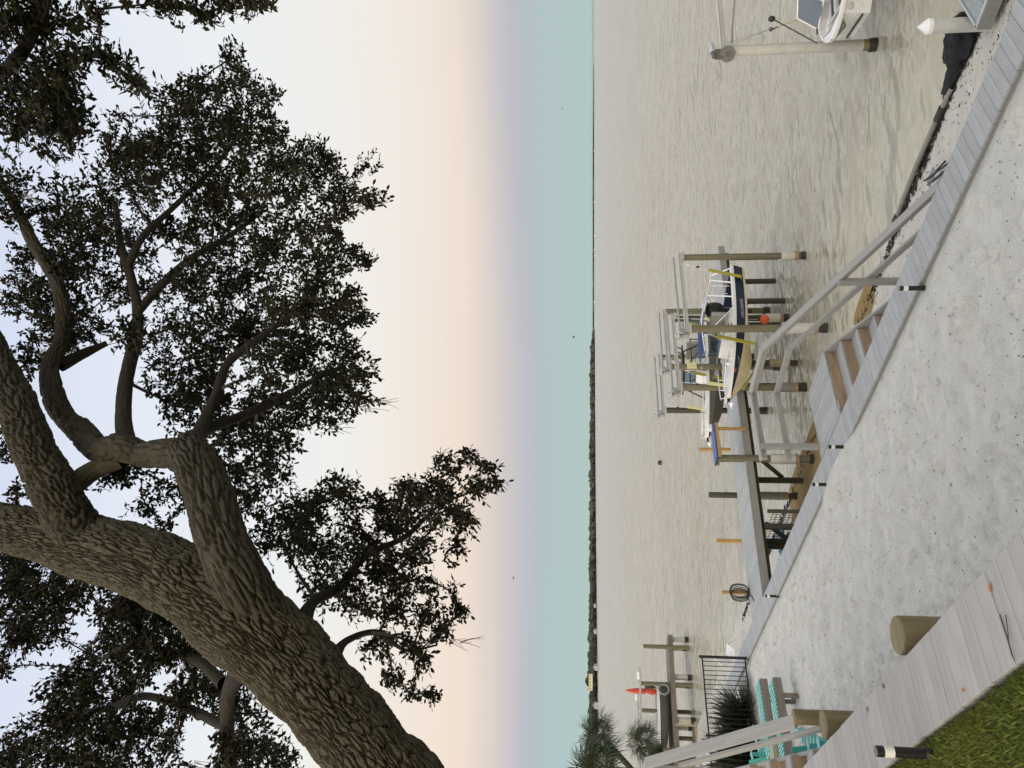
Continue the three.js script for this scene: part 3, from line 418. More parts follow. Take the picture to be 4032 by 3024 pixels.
// ---------- boat lifts ----------
function lift(label, s0, s1, n0, n1, top, o = {}) {
  const t = thing('boat_lift', label, 'boat lift', P(s0, n0, top)), S = s1 - s0, N = n1 - n0;
  for (const s of [0, S]) {
    const bb = (y, w, h) => beam(L(s, -0.12, y), L(s, N + 0.15, y), w, h, 0.004);
    part('top_beam', [bb(0.06, 0.03, 0.08), bb(0.015, 0.09, 0.015), bb(0.105, 0.09, 0.015)], M.alu, t);
    part('drive_pipe', bar(L(s + 0.12, -0.15, 0.22), L(s + 0.12, N + 0.1, 0.22), 0.028, 0.028, 14), M.aluDull, t);
    part('gearbox', [box(0.16, 0.19, 0.12, L(s + 0.04, -0.16, 0.12), 0.03), new THREE.CylinderGeometry(0.075, 0.075, 0.06, 20).rotateX(Math.PI / 2).translate(-0.16, 0.2, -s + 0.1)], M.aluDull, t);
    part('electric_motor', [bar(L(s, -0.32, 0.27), L(s, -0.06, 0.27), 0.055, 0.055, 18), box(0.1, 0.07, 0.07, L(s, -0.2, 0.34), 0.02)], M.steel, t);
    part('pile_cap_plate', [box(0.22, 0.05, 0.22, L(s, 0, -0.02)), box(0.22, 0.05, 0.22, L(s, N, -0.02))], M.alu, t);
  }
  for (const n of [0.12, N - 0.12]) {
    const mats = o.straps ?? M.strap, yB = -1.74 + (n > 1 ? 0.05 : 0), lean = -0.36;
    for (const [s, ds] of [[0, 0.32], [S, -0.32]]) {
      part('cable', bar(L(s + ds * 0.3, n, 0.02), L(s + ds * 0.75, n + lean * 0.5, -0.72), 0.009, 0.009, 6), M.steel, t);
      part('turnbuckle', ball(0.03, L(s + ds * 0.5, n + lean * 0.3, -0.42), 1, 1.8, 1), M.black, t);
      part('sling_strap', strip(L(s + ds * 0.75, n + lean * 0.4, -0.7), L(s + ds * 0.95, n + lean, yB + 0.12), 0.11), s ? M.strapPale : mats, t);
    }
    part('sling_strap', [strip(L(0.3, n + lean, yB + 0.13), L(S / 2, n + lean, yB - 0.07), 0.11), strip(L(S / 2, n + lean, yB - 0.07), L(S - 0.3, n + lean, yB + 0.13), 0.11)], mats, t);
  }
  return t;
}
lift('aluminium boat lift holding the navy boat with yellow slings', 14.6, 17.0, 13.3, 15.95, 4.6);
lift('aluminium boat lift behind the pier holding the white and grey boat', 18.95, 21.25, 15.66, 18.0, 4.6);
marinePile('round timber lift pile standing in front of the navy boat amidships', 14.6, 13.3, 4.6, 0.098, M.pile, null, { sleeve: [1.5, 2.35] });
marinePile('lone round timber lift pile with white sleeve at the stern of the navy boat', 14.62, 15.95, 4.6, 0.088, M.pile, null, { sleeve: [1.55, 1.98] });
marinePile('round timber lift pile rising behind the bow of the navy boat', 17.0, 13.32, 4.6, 0.1, M.pile, null, { sleeve: [1.5, 2.1], sleeveMat: M.pvcDull });
marinePile('round timber lift pile partly hidden behind the stern half of the blue bimini', 17.0, 15.9, 4.6, 0.095, M.pileDark, null, { sleeve: [1.5, 2.0] });
marinePile('round timber lift pile at the bow end of the white and grey boat', 21.25, 15.66, 4.6, 0.1, M.pileDark);
marinePile('round timber lift pile with pale yellow sign beside the tower frame', 18.95, 15.66, 4.6, 0.1, M.pile);
marinePile('round timber lift pile far behind the white and grey boat', 21.3, 18.05, 4.6, 0.1, M.pile);
marinePile('round timber lift pile at the stern end of the white and grey boat', 18.9, 18.0, 4.6, 0.1, M.pile);
{ const t = thing('notice_board', 'pale yellow notice board fixed to the lift pile by the tower frame', 'sign', P(18.83, 15.6, 3.95)); part('panel', box(0.24, 0.3, 0.02, L(-0.02, 0, 0)), M.signYellow, t); part('backing', box(0.1, 0.34, 0.02, L(0.015, 0, 0)), M.pile, t); }
{ const t = thing('float_ball', 'bright orange round float hanging at the pile under the navy boat', 'float', P(16.6, 15.47, 2.14)); part('ball', ball(0.13, V(0, 0, 0)), M.orange, t); part('neck', [bar(V(0, 0.11, 0), V(0, 0.2, 0), 0.035, 0.02)], M.black, t); part('line', bar(V(0, 0.18, 0), V(0, 0.9, 0), 0.008, 0.008, 6), M.rope, t); }
{ const t = thing('channel_buoy', 'small dark buoy floating alone far out on the bay', 'buoy', P(55.9, 35.7, WATER)); part('float', new THREE.CylinderGeometry(0.2, 0.22, 0.34, 18).translate(0, 0.1, 0), M.black, t); part('cap', new THREE.CylinderGeometry(0.08, 0.16, 0.08, 18).translate(0, 0.31, 0), M.pileDark, t); }

// ---------- things on the pier ----------
{
  const t = thing('cleaning_table', 'fish cleaning table with a blue top on wooden legs at the pier edge', 'table', P(17.2, 11.1, CAP));
  part('table_top', box(1.08, 0.035, 0.5, L(0.1, 0.55, 0.72), 0.01), M.blueBoard, t);
  part('apron', [box(1.06, 0.09, 0.04, L(-0.12, 0.55, 0.655)), box(1.06, 0.09, 0.04, L(0.32, 0.55, 0.655))], M.newWood, t);
  for (const [s, n] of [[-0.08, 0.92]]) part('leg', box(0.07, 0.75, 0.07, L(s, n, 0.33 - 0.05)), M.newWood, t);
  part('faucet', [bar(L(0.2, 1.03, 0.73), L(0.2, 1.03, 0.9), 0.015), bar(L(0.2, 1.03, 0.9), L(0.05, 1.0, 0.92), 0.013)], M.pureWhite, t);
  part('bracket', box(0.16, 0.1, 0.14, L(0.05, 1.04, 0.79), 0.02), M.white, t);
}
marinePile('pile with thick white sleeve carrying the blue topped cleaning table', 17.3, 11.2, 3.78, 0.1, M.pile, null, { sleeve: [1.75, 2.45] });
marinePile('dark pile with dull grey sleeve standing at the far side of the pier', 19.35, 11.3, 3.76, 0.085, M.pileDark, null, { sleeve: [1.6, 2.35], sleeveMat: M.pvcDull });
function stake(label, s, n, h, w = 0.085) { const t = thing('wooden_post', label, 'post', P(s, n, CAP), ROT); part('post', box(w, h, w, V(0, h / 2, 0), 0.006), M.newWood, t); part('bolt', [ball(0.014, V(-w / 2, 0.12, 0.02)), ball(0.014, V(-w / 2, 0.2, -0.02))], M.steel, t); return t; }
stake('plain new wooden post alone on the far edge of the pier', 19.0, 9.7, 0.65);
stake('new wooden post carrying the coiled black hose', 18.95, 8.24, 0.66);
stake('new wooden post with a crosspiece behind the blue topped table', 18.85, 12.5, 0.88);
{ const t = thing('coiled_hose', 'black hose hanging in a loose coil from the wooden post on the pier', 'hose', P(18.86, 8.2, CAP)); const loops = []; for (let k = 0; k < 6; k++) { const a = rr(0.13, 0.2), b = rr(0.2, 0.26), z = rr(-0.05, 0.05); loops.push(hose([...Array(10).keys()].map(i => V(-0.1 * (k % 3 - 1) * 0.4 + a * Math.sin(i * 0.628) - 0.04 * k / 3, 0.25 + b * Math.cos(i * 0.628), 0.07 + z + 0.02 * Math.sin(i * 1.9))), 0.012, 48, 6, true)); } part('coil', loops, M.rubber, t); part('tail', hose([V(-0.1, 0.05, 0.1), V(-0.22, 0.01, 0.3), V(-0.4, 0.012, 0.45)], 0.012), M.rubber, t); }
// wire mesh fence panel under the pier, with a sheet of blue plastic beside it
{ const t = thing('wire_mesh_panel', 'rusty wire mesh panel stretched between two posts under the pier', 'fence', P(17.05, 9.5, 1.6)); const w = []; for (let i = 0; i <= 12; i++) w.push(bar(L(i * 0.125, 0, 0.42), L(i * 0.125, 0, 1.06), 0.007, 0.007, 5)); for (let j = 0; j <= 6; j++) w.push(bar(L(0, 0, 0.42 + j * 0.106), L(1.5, 0, 0.42 + j * 0.106), 0.007, 0.007, 5)); part('mesh', w, M.wet, t); part('post', bar(L(-0.05, 0, -0.3), L(-0.05, 0, 1.2), 0.05), M.pileDark, t); part('post', bar(L(1.52, 0, -0.3), L(1.52, 0, 1.2), 0.06), M.pileDark, t); }
{ const t = thing('blue_tarp', 'crumpled blue plastic sheet lying behind the seawall under the pier', 'tarp', P(19.0, 9.5, 1.62)); const g = new THREE.PlaneGeometry(1.1, 0.8, 26, 20).rotateX(-Math.PI / 2), p = g.attributes.position; for (let i = 0; i < p.count; i++) { const x = p.getX(i), z = p.getZ(i); p.setY(i, 0.35 + 0.4 * fbm(x * 4 + 9, z * 4, 1e6, 1e6, 130, 4) + 0.25 * Math.exp(-((x - 0.1) ** 2 + z * z) * 3) - 0.25); } g.computeVertexNormals(); part('sheet', g, Object.assign(M.blueTarp, { side: THREE.DoubleSide }), t); part('bundle', ball(0.3, V(0, 0.2, 0.1), 1.5, 0.8, 1), M.blueTarp, t); }

// ---------- the next boat lift, at the right edge of the photograph ----------
{
  const t = thing('mooring_pile', 'tall pile in a pale grey plastic sleeve carrying the boat lift nearest the camera', 'piling', P(8.49, 15.46, -0.4));
  part('post', bar(V(0, 0, 0), V(0, 4.58, 0), 0.085), M.pile, t); part('sleeve', bar(V(0, 1.98, 0), V(0, 4.58, 0), 0.112, 0.104, 32), M.pvcGrey, t); part('rust_band', bar(V(0, 1.78, 0), V(0, 1.98, 0), 0.113, 0.112, 32), M.pileOlive, t);
  const g = new THREE.CylinderGeometry(0.118, 0.14, 0.5, 26, 10), p = g.attributes.position; for (let i = 0; i < p.count; i++) { const k = 1 + 0.35 * (vn(Math.atan2(p.getZ(i), p.getX(i)) * 5 + 20, p.getY(i) * 14, 1e6, 1e6, 98) - 0.35); p.setX(i, p.getX(i) * k); p.setZ(i, p.getZ(i) * k); } g.computeVertexNormals(); part('barnacles', g.translate(0, 1.62, 0), M.wet, t);
  const f = thing('boat_lift', 'grey boat lift head with gearbox and long pipe on the sleeved pile at right', 'boat lift', P(8.49, 15.46, 4.2), 0);
  part('top_beam', [beam(V(-0.05, 0.12, -0.02), V(3.4, 0.22, -0.95), 0.03, 0.07, 0.003), beam(V(-0.05, 0.17, -0.02), V(3.4, 0.27, -0.95), 0.1, 0.014, 0.003), beam(V(-0.05, 0.075, -0.02), V(3.4, 0.175, -0.95), 0.1, 0.014, 0.003)], M.alu, f);
  part('drive_pipe', bar(V(0.1, 0.02, 0.05), V(3.4, -0.2, 0.35), 0.05, 0.05, 18), M.aluDull, f);
  part('pipe_coupling', [bar(V(0.16, 0.015, 0.055), V(0.3, 0.005, 0.07), 0.062, 0.062, 18), box(0.12, 0.12, 0.16, V(0.08, 0.02, 0.04), 0.02)], M.aluDull, f);
  part('gear_wheel', [new THREE.CylinderGeometry(0.155, 0.155, 0.09, 32).rotateX(Math.PI / 2 - 0.2).rotateY(-0.5).translate(-0.1, 0.07, 0.1), box(0.2, 0.24, 0.1, V(-0.08, 0.22, 0.06), 0.03).rotateZ(0)], M.motor, f);
  part('hub', new THREE.CylinderGeometry(0.05, 0.05, 0.02, 24).rotateX(Math.PI / 2 - 0.2).rotateY(-0.5).translate(-0.125, 0.06, 0.15), M.black, f);
  part('electric_motor', [bar(V(-0.06, 0.36, 0.08), V(0.16, 0.38, -0.02), 0.06, 0.06, 20)], M.steel, f);
  part('junction_box', box(0.1, 0.08, 0.1, V(-0.12, 0.34, 0.1), 0.02), M.motor, f);
  part('cable', [bar(V(0.12, 0.0, 0.02), V(0.5, -0.85, -0.2), 0.005, 0.005, 6), bar(V(0.18, 0.0, 0.02), V(0.5, -0.85, -0.2), 0.005, 0.005, 6)], M.aluDull, f);
  part('shackle', [ball(0.045, V(0.5, -0.86, -0.2)), bar(V(0.5, -0.9, -0.2), V(0.55, -1.0, -0.22), 0.016)], M.motor, f);
  part('sling_strap', beam(V(0.56, -1.02, -0.22), V(0.86, -1.68, -0.42), 0.03, 0.02, 0.004), M.rope, f);
  const b = boatThing('runabout_boat', 'white runabout with blue windscreen whose bow pokes in at the right edge', P(7.79, 14.46, 1.63), 0.03, -0.02);
  const h = hull(b, { len: 5.2, beamW: 2.65, depth: 0.78, sheer: 0.12, chine: 0.32, side: M.pureWhite, bottom: M.hullGrey, blunt: 0.42, inset: 0.2, fore: 0.035, lining: M.white, chineMat: M.hullGrey, rub: 0.05 });
  part('bow_cushion', [-1, 1].map(z => box(0.4, 0.1, 0.2, V(0.5, 0.72, z * 0.5), 0.04)), M.paleVinyl, b);
  part('bow_locker', [box(0.2, 0.1, 0.3, V(0.28, 0.76, 0), 0.02)], M.paleVinyl, b);
  part('sole_mat', box(1.5, 0.02, 0.9, V(0.95, 0.48, 0), 0.005), M.darkVinyl, b);
  part('seat', [-1, 1].map(z => box(0.42, 0.3, 0.3, V(0.78, 0.64, z * 0.22), 0.05)), M.darkVinyl, b);
  part('seat_divider', [box(0.55, 0.36, 0.06, V(0.8, 0.66, 0), 0.02), box(0.06, 0.3, 1.1, V(0.53, 0.66, 0), 0.03), box(0.06, 0.36, 1.3, V(1.05, 0.68, 0), 0.03)], M.paleVinyl, b);
  part('windscreen', [loft([[V(0.95, 0.86, 0.98), V(1.45, 1.3, 0.86)], [V(1.12, 0.86, 0.5), V(1.55, 1.34, 0.45)], [V(1.14, 0.86, 0), V(1.56, 1.35, 0)], [V(1.0, 0.86, -0.5), V(1.3, 1.34, -0.45)], [V(0.62, 0.88, -0.86), V(0.85, 1.3, -0.8)]])], std(0.1, 0.14, 0.19, 0.08, { side: THREE.DoubleSide }), b);
  part('windscreen_frame', [hose([V(1.45, 1.3, 0.86), V(1.55, 1.34, 0.45), V(1.56, 1.35, 0), V(1.3, 1.34, -0.45), V(0.85, 1.3, -0.8)], 0.014), hose([V(0.95, 0.87, 0.98), V(1.12, 0.87, 0.5), V(1.14, 0.87, 0), V(1.0, 0.87, -0.5), V(0.62, 0.89, -0.86)], 0.014), bar(V(0.62, 0.88, -0.86), V(0.85, 1.3, -0.8), 0.014), bar(V(1.0, 0.87, -0.5), V(1.3, 1.34, -0.45), 0.012)], M.pureWhite, b);
  part('console', [-1, 1].map(z => box(0.7, 0.5, 0.56, V(1.65, 0.66, z * 0.66), 0.05)), M.white, b);
  part('cleat', [box(0.12, 0.03, 0.03, V(0.55, 0.93, 0.78)), box(0.12, 0.03, 0.03, V(0.55, 0.93, -0.78))], M.black, b);
  part('boat_hook', bar(V(0.28, 0.95, -0.72), V(0.95, 1.75, -0.95), 0.014, 0.014, 8), M.pileDark, b);
  part('bumper', ball(0.06, V(0.95, 1.76, -0.95), 1, 1.2, 1), M.black, b);
}
// ---------- neighbour's ramp and white pile at the right edge ----------
{
  const t = thing('gangway', 'grey slotted gangway resting on the beach at the right edge', 'gangway', P(5.86, 11.0, 1.65)), n1 = 5.2;
  for (let i = 0; i < 4; i++) part('deck_panel', box(n1, 0.02, 0.27, L(-0.16 - 0.28 * i, n1 / 2, -0.01), 0.004), std(0.33, 0.36, 0.355, 0.7, { map: T.slots }), t);
  part('frame', [box(0.05, 0.2, 1.2, L(-0.58, 0.0, -0.09), 0.01), box(n1, 0.2, 0.05, L(0.0, n1 / 2, -0.09), 0.01)], std(0.27, 0.28, 0.265, 0.7, { map: T.grain }), t);
  part('edge_trim', [box(0.05, 0.012, 1.2, L(-0.58, 0.01, 0.014), 0.003), box(n1, 0.012, 0.04, L(-0.01, n1 / 2, 0.014), 0.003)], std(0.5, 0.53, 0.52, 0.6, { map: T.grain }), t);
  for (const n of [0.3, 2.5, 4.8]) part('support_post', bar(L(-0.9, n, -1.3), L(-0.9, n, -0.1), 0.07), M.pile, t);
  const w = thing('capped_pile', 'short white pile with a pointed white cap behind the slotted gangway', 'piling', P(6.05, 11.46, 0.67));
  part('post', bar(V(0, 0, 0), V(0, 1.46, 0), 0.09), M.pile, w); part('sleeve', bar(V(0, 0.1, 0), V(0, 1.42, 0), 0.105, 0.105, 32), M.pvc, w); part('cap', [bar(V(0, 1.41, 0), V(0, 1.47, 0), 0.115, 0.113, 32), new THREE.ConeGeometry(0.113, 0.14, 32).translate(0, 1.54, 0)], M.pureWhite, w);
}
// ---------- wrack, pipe and litter along the beach ----------
{
  const t = thing('drain_pipe', 'long dark pipe lying along the waterline of the beach', 'pipe', P(7.0, 11.72, 1.33)); part('pipe', hose([L(0.2, -0.03, 0.0), L(1.0, 0.02, 0.03), L(2.2, 0.1, 0.02), L(3.4, 0.16, -0.03)], 0.045, 50, 10), M.pvcDull, t); part('coupling', bar(L(0.55, -0.01, 0.015), L(0.8, 0.0, 0.02), 0.065, 0.065, 14), M.wet, t); part('coupling', bar(L(2.9, 0.13, 0), L(3.05, 0.14, 0), 0.06, 0.06, 14), M.wet, t);
  const lump = (name, label, cat, s, n, y, sx, sy, sz, mat, k) => { const g = new THREE.IcosahedronGeometry(1, 5), p = g.attributes.position; for (let i = 0; i < p.count; i++) { const v = V(p.getX(i), p.getY(i), p.getZ(i)), f = 0.7 + 0.5 * vn3(v.x * 2 + k * 5, v.y * 2, v.z * 2, 140) + 0.25 * vn3(v.x * 6 + k * 5, v.y * 6, v.z * 6, 141); p.setXYZ(i, v.x * f * sx, v.y * f * sy, v.z * f * sz); } g.computeVertexNormals(); const m = part(name, g, mat, scene); m.position.copy(P(s, n, y)); m.rotation.y = ROT; tag(m, label, cat); };
  const dark = std(0.009, 0.008, 0.009, 0.8, { map: T.blot, bumpMap: T.sandBump, bumpScale: 0.03 });
  lump('seaweed_heap', 'large rounded black heap of seaweed at the waterline by the white pile', 'seaweed', 6.55, 11.95, 1.36, 0.34, 0.2, 0.36, dark, 1);
  lump('seaweed_heap', 'long low black heap of seaweed just past the largest heap', 'seaweed', 7.0, 11.82, 1.32, 0.16, 0.1, 0.42, dark, 2);
  lump('shore_rock', 'pale round rock at the waterline behind the stair handrail', 'rock', 11.0, 11.72, 1.34, 0.12, 0.11, 0.14, M.stone, 3);
  const card = new THREE.BufferGeometry(); card.setAttribute('position', new THREE.Float32BufferAttribute([-0.05, 0, 0, 0.05, 0.005, 0.012, 0, 0.03, 0.02, 0.05, 0.005, 0.012, 0.09, 0.02, -0.01, 0, 0.03, 0.02, -0.05, 0, 0, 0, 0.03, 0.02, -0.07, 0.025, 0.03], 3)); card.computeVertexNormals();
  const N = 3600, g = new THREE.InstancedMesh(card, std(1, 1, 1, 0.7, { side: THREE.DoubleSide }), N), m = new THREE.Matrix4(), q = new THREE.Quaternion(), c = new THREE.Color();
  for (let i = 0; i < N; i++) { const s = 5.5 + 24 * Math.pow(rnd(), 2.2), side = rnd() < 0.8, n = shoreLine(s) - 0.12 + (side ? (rnd() + rnd() - 1) * 0.2 : -rr(0, 1.5) * rnd()), k = rr(0.3, 1.1) * (side ? 1 : 0.5); q.setFromEuler(new THREE.Euler(rr(-0.5, 0.5), rr(0, 6.3), rr(-0.4, 0.4))); m.compose(P(s, n, bedY(s, n) + 0.005), q, V(k, k, k)); g.setMatrixAt(i, m); const b = rr(0.5, 1.6); c.setRGB(0.022 * b, 0.018 * b, 0.014 * b); g.setColorAt(i, c); }
  g.name = 'seaweed_wrack'; g.castShadow = g.receiveShadow = true; scene.add(tag(g, 'dark line of seaweed and litter washed up along the waterline', 'seaweed', null, 'stuff'));
  const st3 = thing('broken_chair', 'folded dark frame lying on the beach just below the seawall cap', 'chair frame', P(8.1, 10.55, 1.46)); part('frame', [bar(L(-0.3, -0.1, 0.04), L(0.25, 0.2, 0.1), 0.022), bar(L(-0.3, 0.0, 0.04), L(0.2, 0.24, 0.16), 0.016), bar(L(-0.26, 0.12, 0.03), L(0.22, 0.3, 0.08), 0.016)], M.black, st3); part('seat', box(0.16, 0.015, 0.3, L(0.1, 0.2, 0.1), 0.004), M.coverGrey, st3);
  const wc = thing('garden_chair', 'white plastic garden chair tipped over on the far beach near the waterline', 'chair', P(29.3, 10.5, 1.55), ROT + 0.6); part('seat', box(0.5, 0.04, 0.5, V(0, 0.42, 0), 0.015), M.white, wc); part('backrest', [...Array(5).keys()].map(i => box(0.05, 0.5, 0.03, V(-0.2 + 0.1 * i, 0.7, -0.24), 0.01)).concat(box(0.5, 0.08, 0.03, V(0, 0.96, -0.24), 0.01)), M.white, wc); for (const [x, z] of [[-1, -1], [-1, 1], [1, -1], [1, 1]]) part('leg', bar(V(0.22 * x, 0.42, 0.22 * z), V(0.27 * x, 0, 0.27 * z), 0.025, 0.025, 8), M.white, wc); wc.rotation.z = 0.5;
}
// ---------- on the sand terrace ----------
function bench(label, s, n) {
  const t = thing('slatted_bench', label, 'bench', P(s, n, 3.06), ROT + 0.1, null), N = 1.5;
  for (let i = 0; i < 20; i++) part('slat', box(0.04, 0.022, 0.4, L(0, N / 2 - 0.04 - i * 0.076, 0.44), 0.004), M.teal, t);
  part('apron', [box(N, 0.15, 0.03, L(-0.19, 0, 0.35)), box(N, 0.15, 0.03, L(0.19, 0, 0.35)), box(0.03, 0.15, 0.38, L(0, N / 2 - 0.02, 0.35)), box(0.03, 0.15, 0.38, L(0, -N / 2 + 0.02, 0.35))], M.brown, t);
  for (const [x, z] of [[-0.15, 0.42], [0.15, 0.42], [-0.15, -0.6], [0.15, -0.6]]) part('leg', box(0.08, 0.36, 0.06, L(x, z, 0.16)), M.brown, t);
  part('floor_rail', box(0.05, 0.05, 0.36, L(0, 0.42, 0.06)), M.brown, t);
}
bench('nearer of the two teal slatted benches with brown aprons on the sand', 15.95, 4.38);
bench('farther of the two teal slatted benches with brown aprons on the sand', 17.2, 4.75);
function adirondack(label, s, n, turn, y = 3.07, k = 1) {
  const t = thing('adirondack_chair', label, 'chair', P(s, n, y), turn); t.scale.setScalar(k);
  for (let i = 0; i < 5; i++) part('back_slat', box(0.085, 0.78 - 0.05 * Math.abs(i - 2), 0.02, V(-0.2 + 0.1 * i, 0.66 - 0.025 * Math.abs(i - 2), -0.36), 0.008).rotateX(-0.35).translate(0, 0, 0.14), M.tealDeep, t);
  for (let i = 0; i < 5; i++) part('seat_slat', box(0.52, 0.02, 0.085, V(0, 0.36 - 0.028 * i, 0.24 - 0.1 * i), 0.006), M.tealDeep, t);
  for (const x of [-1, 1]) { part('armrest', box(0.13, 0.022, 0.7, V(0.32 * x, 0.54, 0.02), 0.01), M.teal, t); part('front_leg', box(0.025, 0.54, 0.1, V(0.28 * x, 0.27, 0.26)), M.tealDeep, t); part('rear_leg', beam(V(0.26 * x, 0.36, 0.3), V(0.26 * x, 0.04, -0.55), 0.025, 0.11), M.tealDeep, t); }
}
adirondack('teal Adirondack chair facing the water beside the farther bench', 17.9, 4.25, ROT + 2.2);
adirondack('teal Adirondack chair seen through the left handrail below the benches', 14.2, 3.4, ROT + 2.6);
adirondack('teal Adirondack chair half hidden under the rising stair stringer', 13.2, 3.0, ROT + 1.4);
adirondack('teal Adirondack chair of which a corner shows beside the thick piling', 6.85, 2.66, ROT + 0.3, 3.07, 1.0);
{ const t = thing('seat_cushion', 'pale patterned cushion between the teal chair and the benches', 'cushion', P(16.9, 4.05, 3.42)); part('pad', [box(0.45, 0.14, 0.45, V(0, 0, 0), 0.06)], M.tan, t); part('piping', hose([V(-0.21, 0.07, -0.21), V(0.21, 0.07, -0.21), V(0.21, 0.07, 0.21), V(-0.21, 0.07, 0.21)], 0.01, 60, 6, true), M.tealDeep, t); }
{ // black metal fence
  const t = thing('metal_fence', 'black metal picket fence standing across the sand at the far end of the terrace', 'fence', P(20.15, 7.0, 3.06)), N = 3.6;
  part('fence_post', box(0.06, 1.25, 0.06, L(0, 0, 0.62)), M.black, t); part('fence_post', box(0.05, 1.25, 0.05, L(0, -1.9, 0.62)), M.black, t); part('fence_post', box(0.05, 1.25, 0.05, L(0, -N, 0.62)), M.black, t);
  part('fence_rail', box(N, 0.035, 0.03, L(0, -N / 2, 1.17), 0.003), M.black, t); part('fence_rail', box(N, 0.035, 0.03, L(0, -N / 2, 0.1), 0.003), M.black, t);
  const g = join(box(0.016, 1.07, 0.016, V(0, 0, 0), 0)); for (let i = 1; i * 0.115 < N; i++) part('picket', g, M.black, t, { shared: true, pos: L(0, -i * 0.115, 0.635) });
}
function bladePlant(t, count, len, wid, mat, spread, droop, y0 = 0, r0 = 0.15) {
  const pos = [];
  for (let i = 0; i < count; i++) {
    const a = rr(0, 6.283), e = Math.acos(rr(spread, 1)), l = len * rr(0.65, 1.1), d = V(Math.sin(e) * Math.cos(a), Math.cos(e), Math.sin(e) * Math.sin(a)), side = V(-d.z, 0, d.x).normalize(), o = V(Math.cos(a) * r0 * rnd(), y0, Math.sin(a) * r0 * rnd());
    let prev = null; for (let j = 0; j <= 4; j++) { const u = j / 4, c = o.clone().addScaledVector(d, l * u); c.y -= droop * l * u * u; const w = wid * (u < 0.2 ? 0.7 : 1 - (u - 0.2) / 0.8), A = c.clone().addScaledVector(side, w / 2), B = c.clone().addScaledVector(side, -w / 2); if (prev) { const [p, q] = prev; for (const v of [p, q, A, q, B, A]) pos.push(v.x, v.y, v.z); } prev = [A, B]; }
  }
  const g = new THREE.BufferGeometry(); g.setAttribute('position', new THREE.Float32BufferAttribute(pos, 3)); g.computeVertexNormals(); const m = part('fronds', g, mat, t, { kind: 'stuff' }); return m;
}
const frondDark = std(0.022, 0.03, 0.012, 0.6, { side: THREE.DoubleSide }), frondMid = std(0.05, 0.07, 0.028, 0.65, { side: THREE.DoubleSide }), frondDead = std(0.3, 0.24, 0.12, 0.9, { side: THREE.DoubleSide });
for (const [s, n, k, label] of [[20.9, 5.55, 1.0, 'dark spiky shrub crowding the middle of the black metal fence'], [21.0, 4.7, 1.15, 'dark spiky shrub behind the fence nearest the left handrail'], [21.7, 5.0, 1.2, 'dark spiky shrub standing tallest at the back behind the fence']]) {
  const t = thing('palm_shrub', label, 'shrub', P(s, n, 3.05)); bladePlant(t, 430, 1.15 * k, 0.12, frondDark, 0.05, 0.16, 0.1, 0.5); part('stem', bar(V(0, 0, 0), V(0.05, 0.35, 0), 0.1, 0.07), M.pileDark, t);
}
// fan palms on the neighbour's ground
function fanPalm(label, pos, h, k, fans, lean = 0) {
  const t = thing('fan_palm', label, 'palm tree', pos), blades = [], stems = [];
  for (let f = 0; f < fans; f++) {
    const a = f * 2.399 + rr(-0.2, 0.2), e = 0.25 + 1.75 * f / fans, d = V(Math.sin(e) * Math.cos(a), Math.cos(e), Math.sin(e) * Math.sin(a)), hub = V(0, h, 0).addScaledVector(d, 0.55 * k * rr(0.75, 1.1)), side = V(-Math.sin(a), 0, Math.cos(a)), up = side.clone().cross(d).normalize();
    stems.push(bar(V(0, h - 0.1, 0), hub, 0.02 * k, 0.012 * k, 5));
    for (let b = 0; b < 22; b++) { const u = (b / 21 - 0.5) * 3.9, l = k * (0.95 - 0.2 * Math.abs(u) / 2.1) * rr(0.75, 1.15), dir = d.clone().multiplyScalar(Math.cos(u)).addScaledVector(side, Math.sin(u)).addScaledVector(up, -0.15 - 0.1 * Math.abs(u)).normalize(), tip = hub.clone().addScaledVector(dir, l); tip.y -= 0.2 * l * rr(0.5, 1.6); const mid = hub.clone().addScaledVector(dir, l * 0.55), w = dir.clone().cross(up).normalize().multiplyScalar(0.021 * k); blades.push(...hub.toArray(), ...mid.clone().add(w).toArray(), ...mid.clone().sub(w).toArray(), ...mid.clone().add(w).toArray(), ...tip.toArray(), ...mid.clone().sub(w).toArray()); }
  }
  const g = new THREE.BufferGeometry(); g.setAttribute('position', new THREE.Float32BufferAttribute(blades, 3)); g.computeVertexNormals();
  part('trunk', hose([V(-lean, 0, 0), V(-lean * 0.8, h * 0.4, 0), V(-lean * 0.35, h * 0.75, 0), V(0, h, 0)], 0.14, 30, 12), M.pileDark, t); part('leaf_stalks', stems, frondMid, t); part('fronds', g, frondMid, t, { kind: 'stuff' });
}
fanPalm('tall fan palm whose crown stands up against the far shoreline', P(42, 10.35, 2.2), 4.35, 1.2, 24, 3.2);
fanPalm('shorter fan palm just above the left handrail', P(42.5, 10.35, 2.2), 2.1, 1.05, 20, 2.2);
fanPalm('fan palm at the very left edge of the scene', P(40, 8.4, 2.2), 4.3, 1.5, 30);
{ const t = thing('palm_shrub', 'loose green palm shrub low between the fan palms at the left edge', 'shrub', P(40, 9.0, 2.2)); bladePlant(t, 300, 1.5, 0.06, frondMid, 0.1, 0.25, 1.5, 0.5); part('stem', bar(V(0, 0, 0), V(0, 1.6, 0), 0.12, 0.1), M.pileDark, t); }
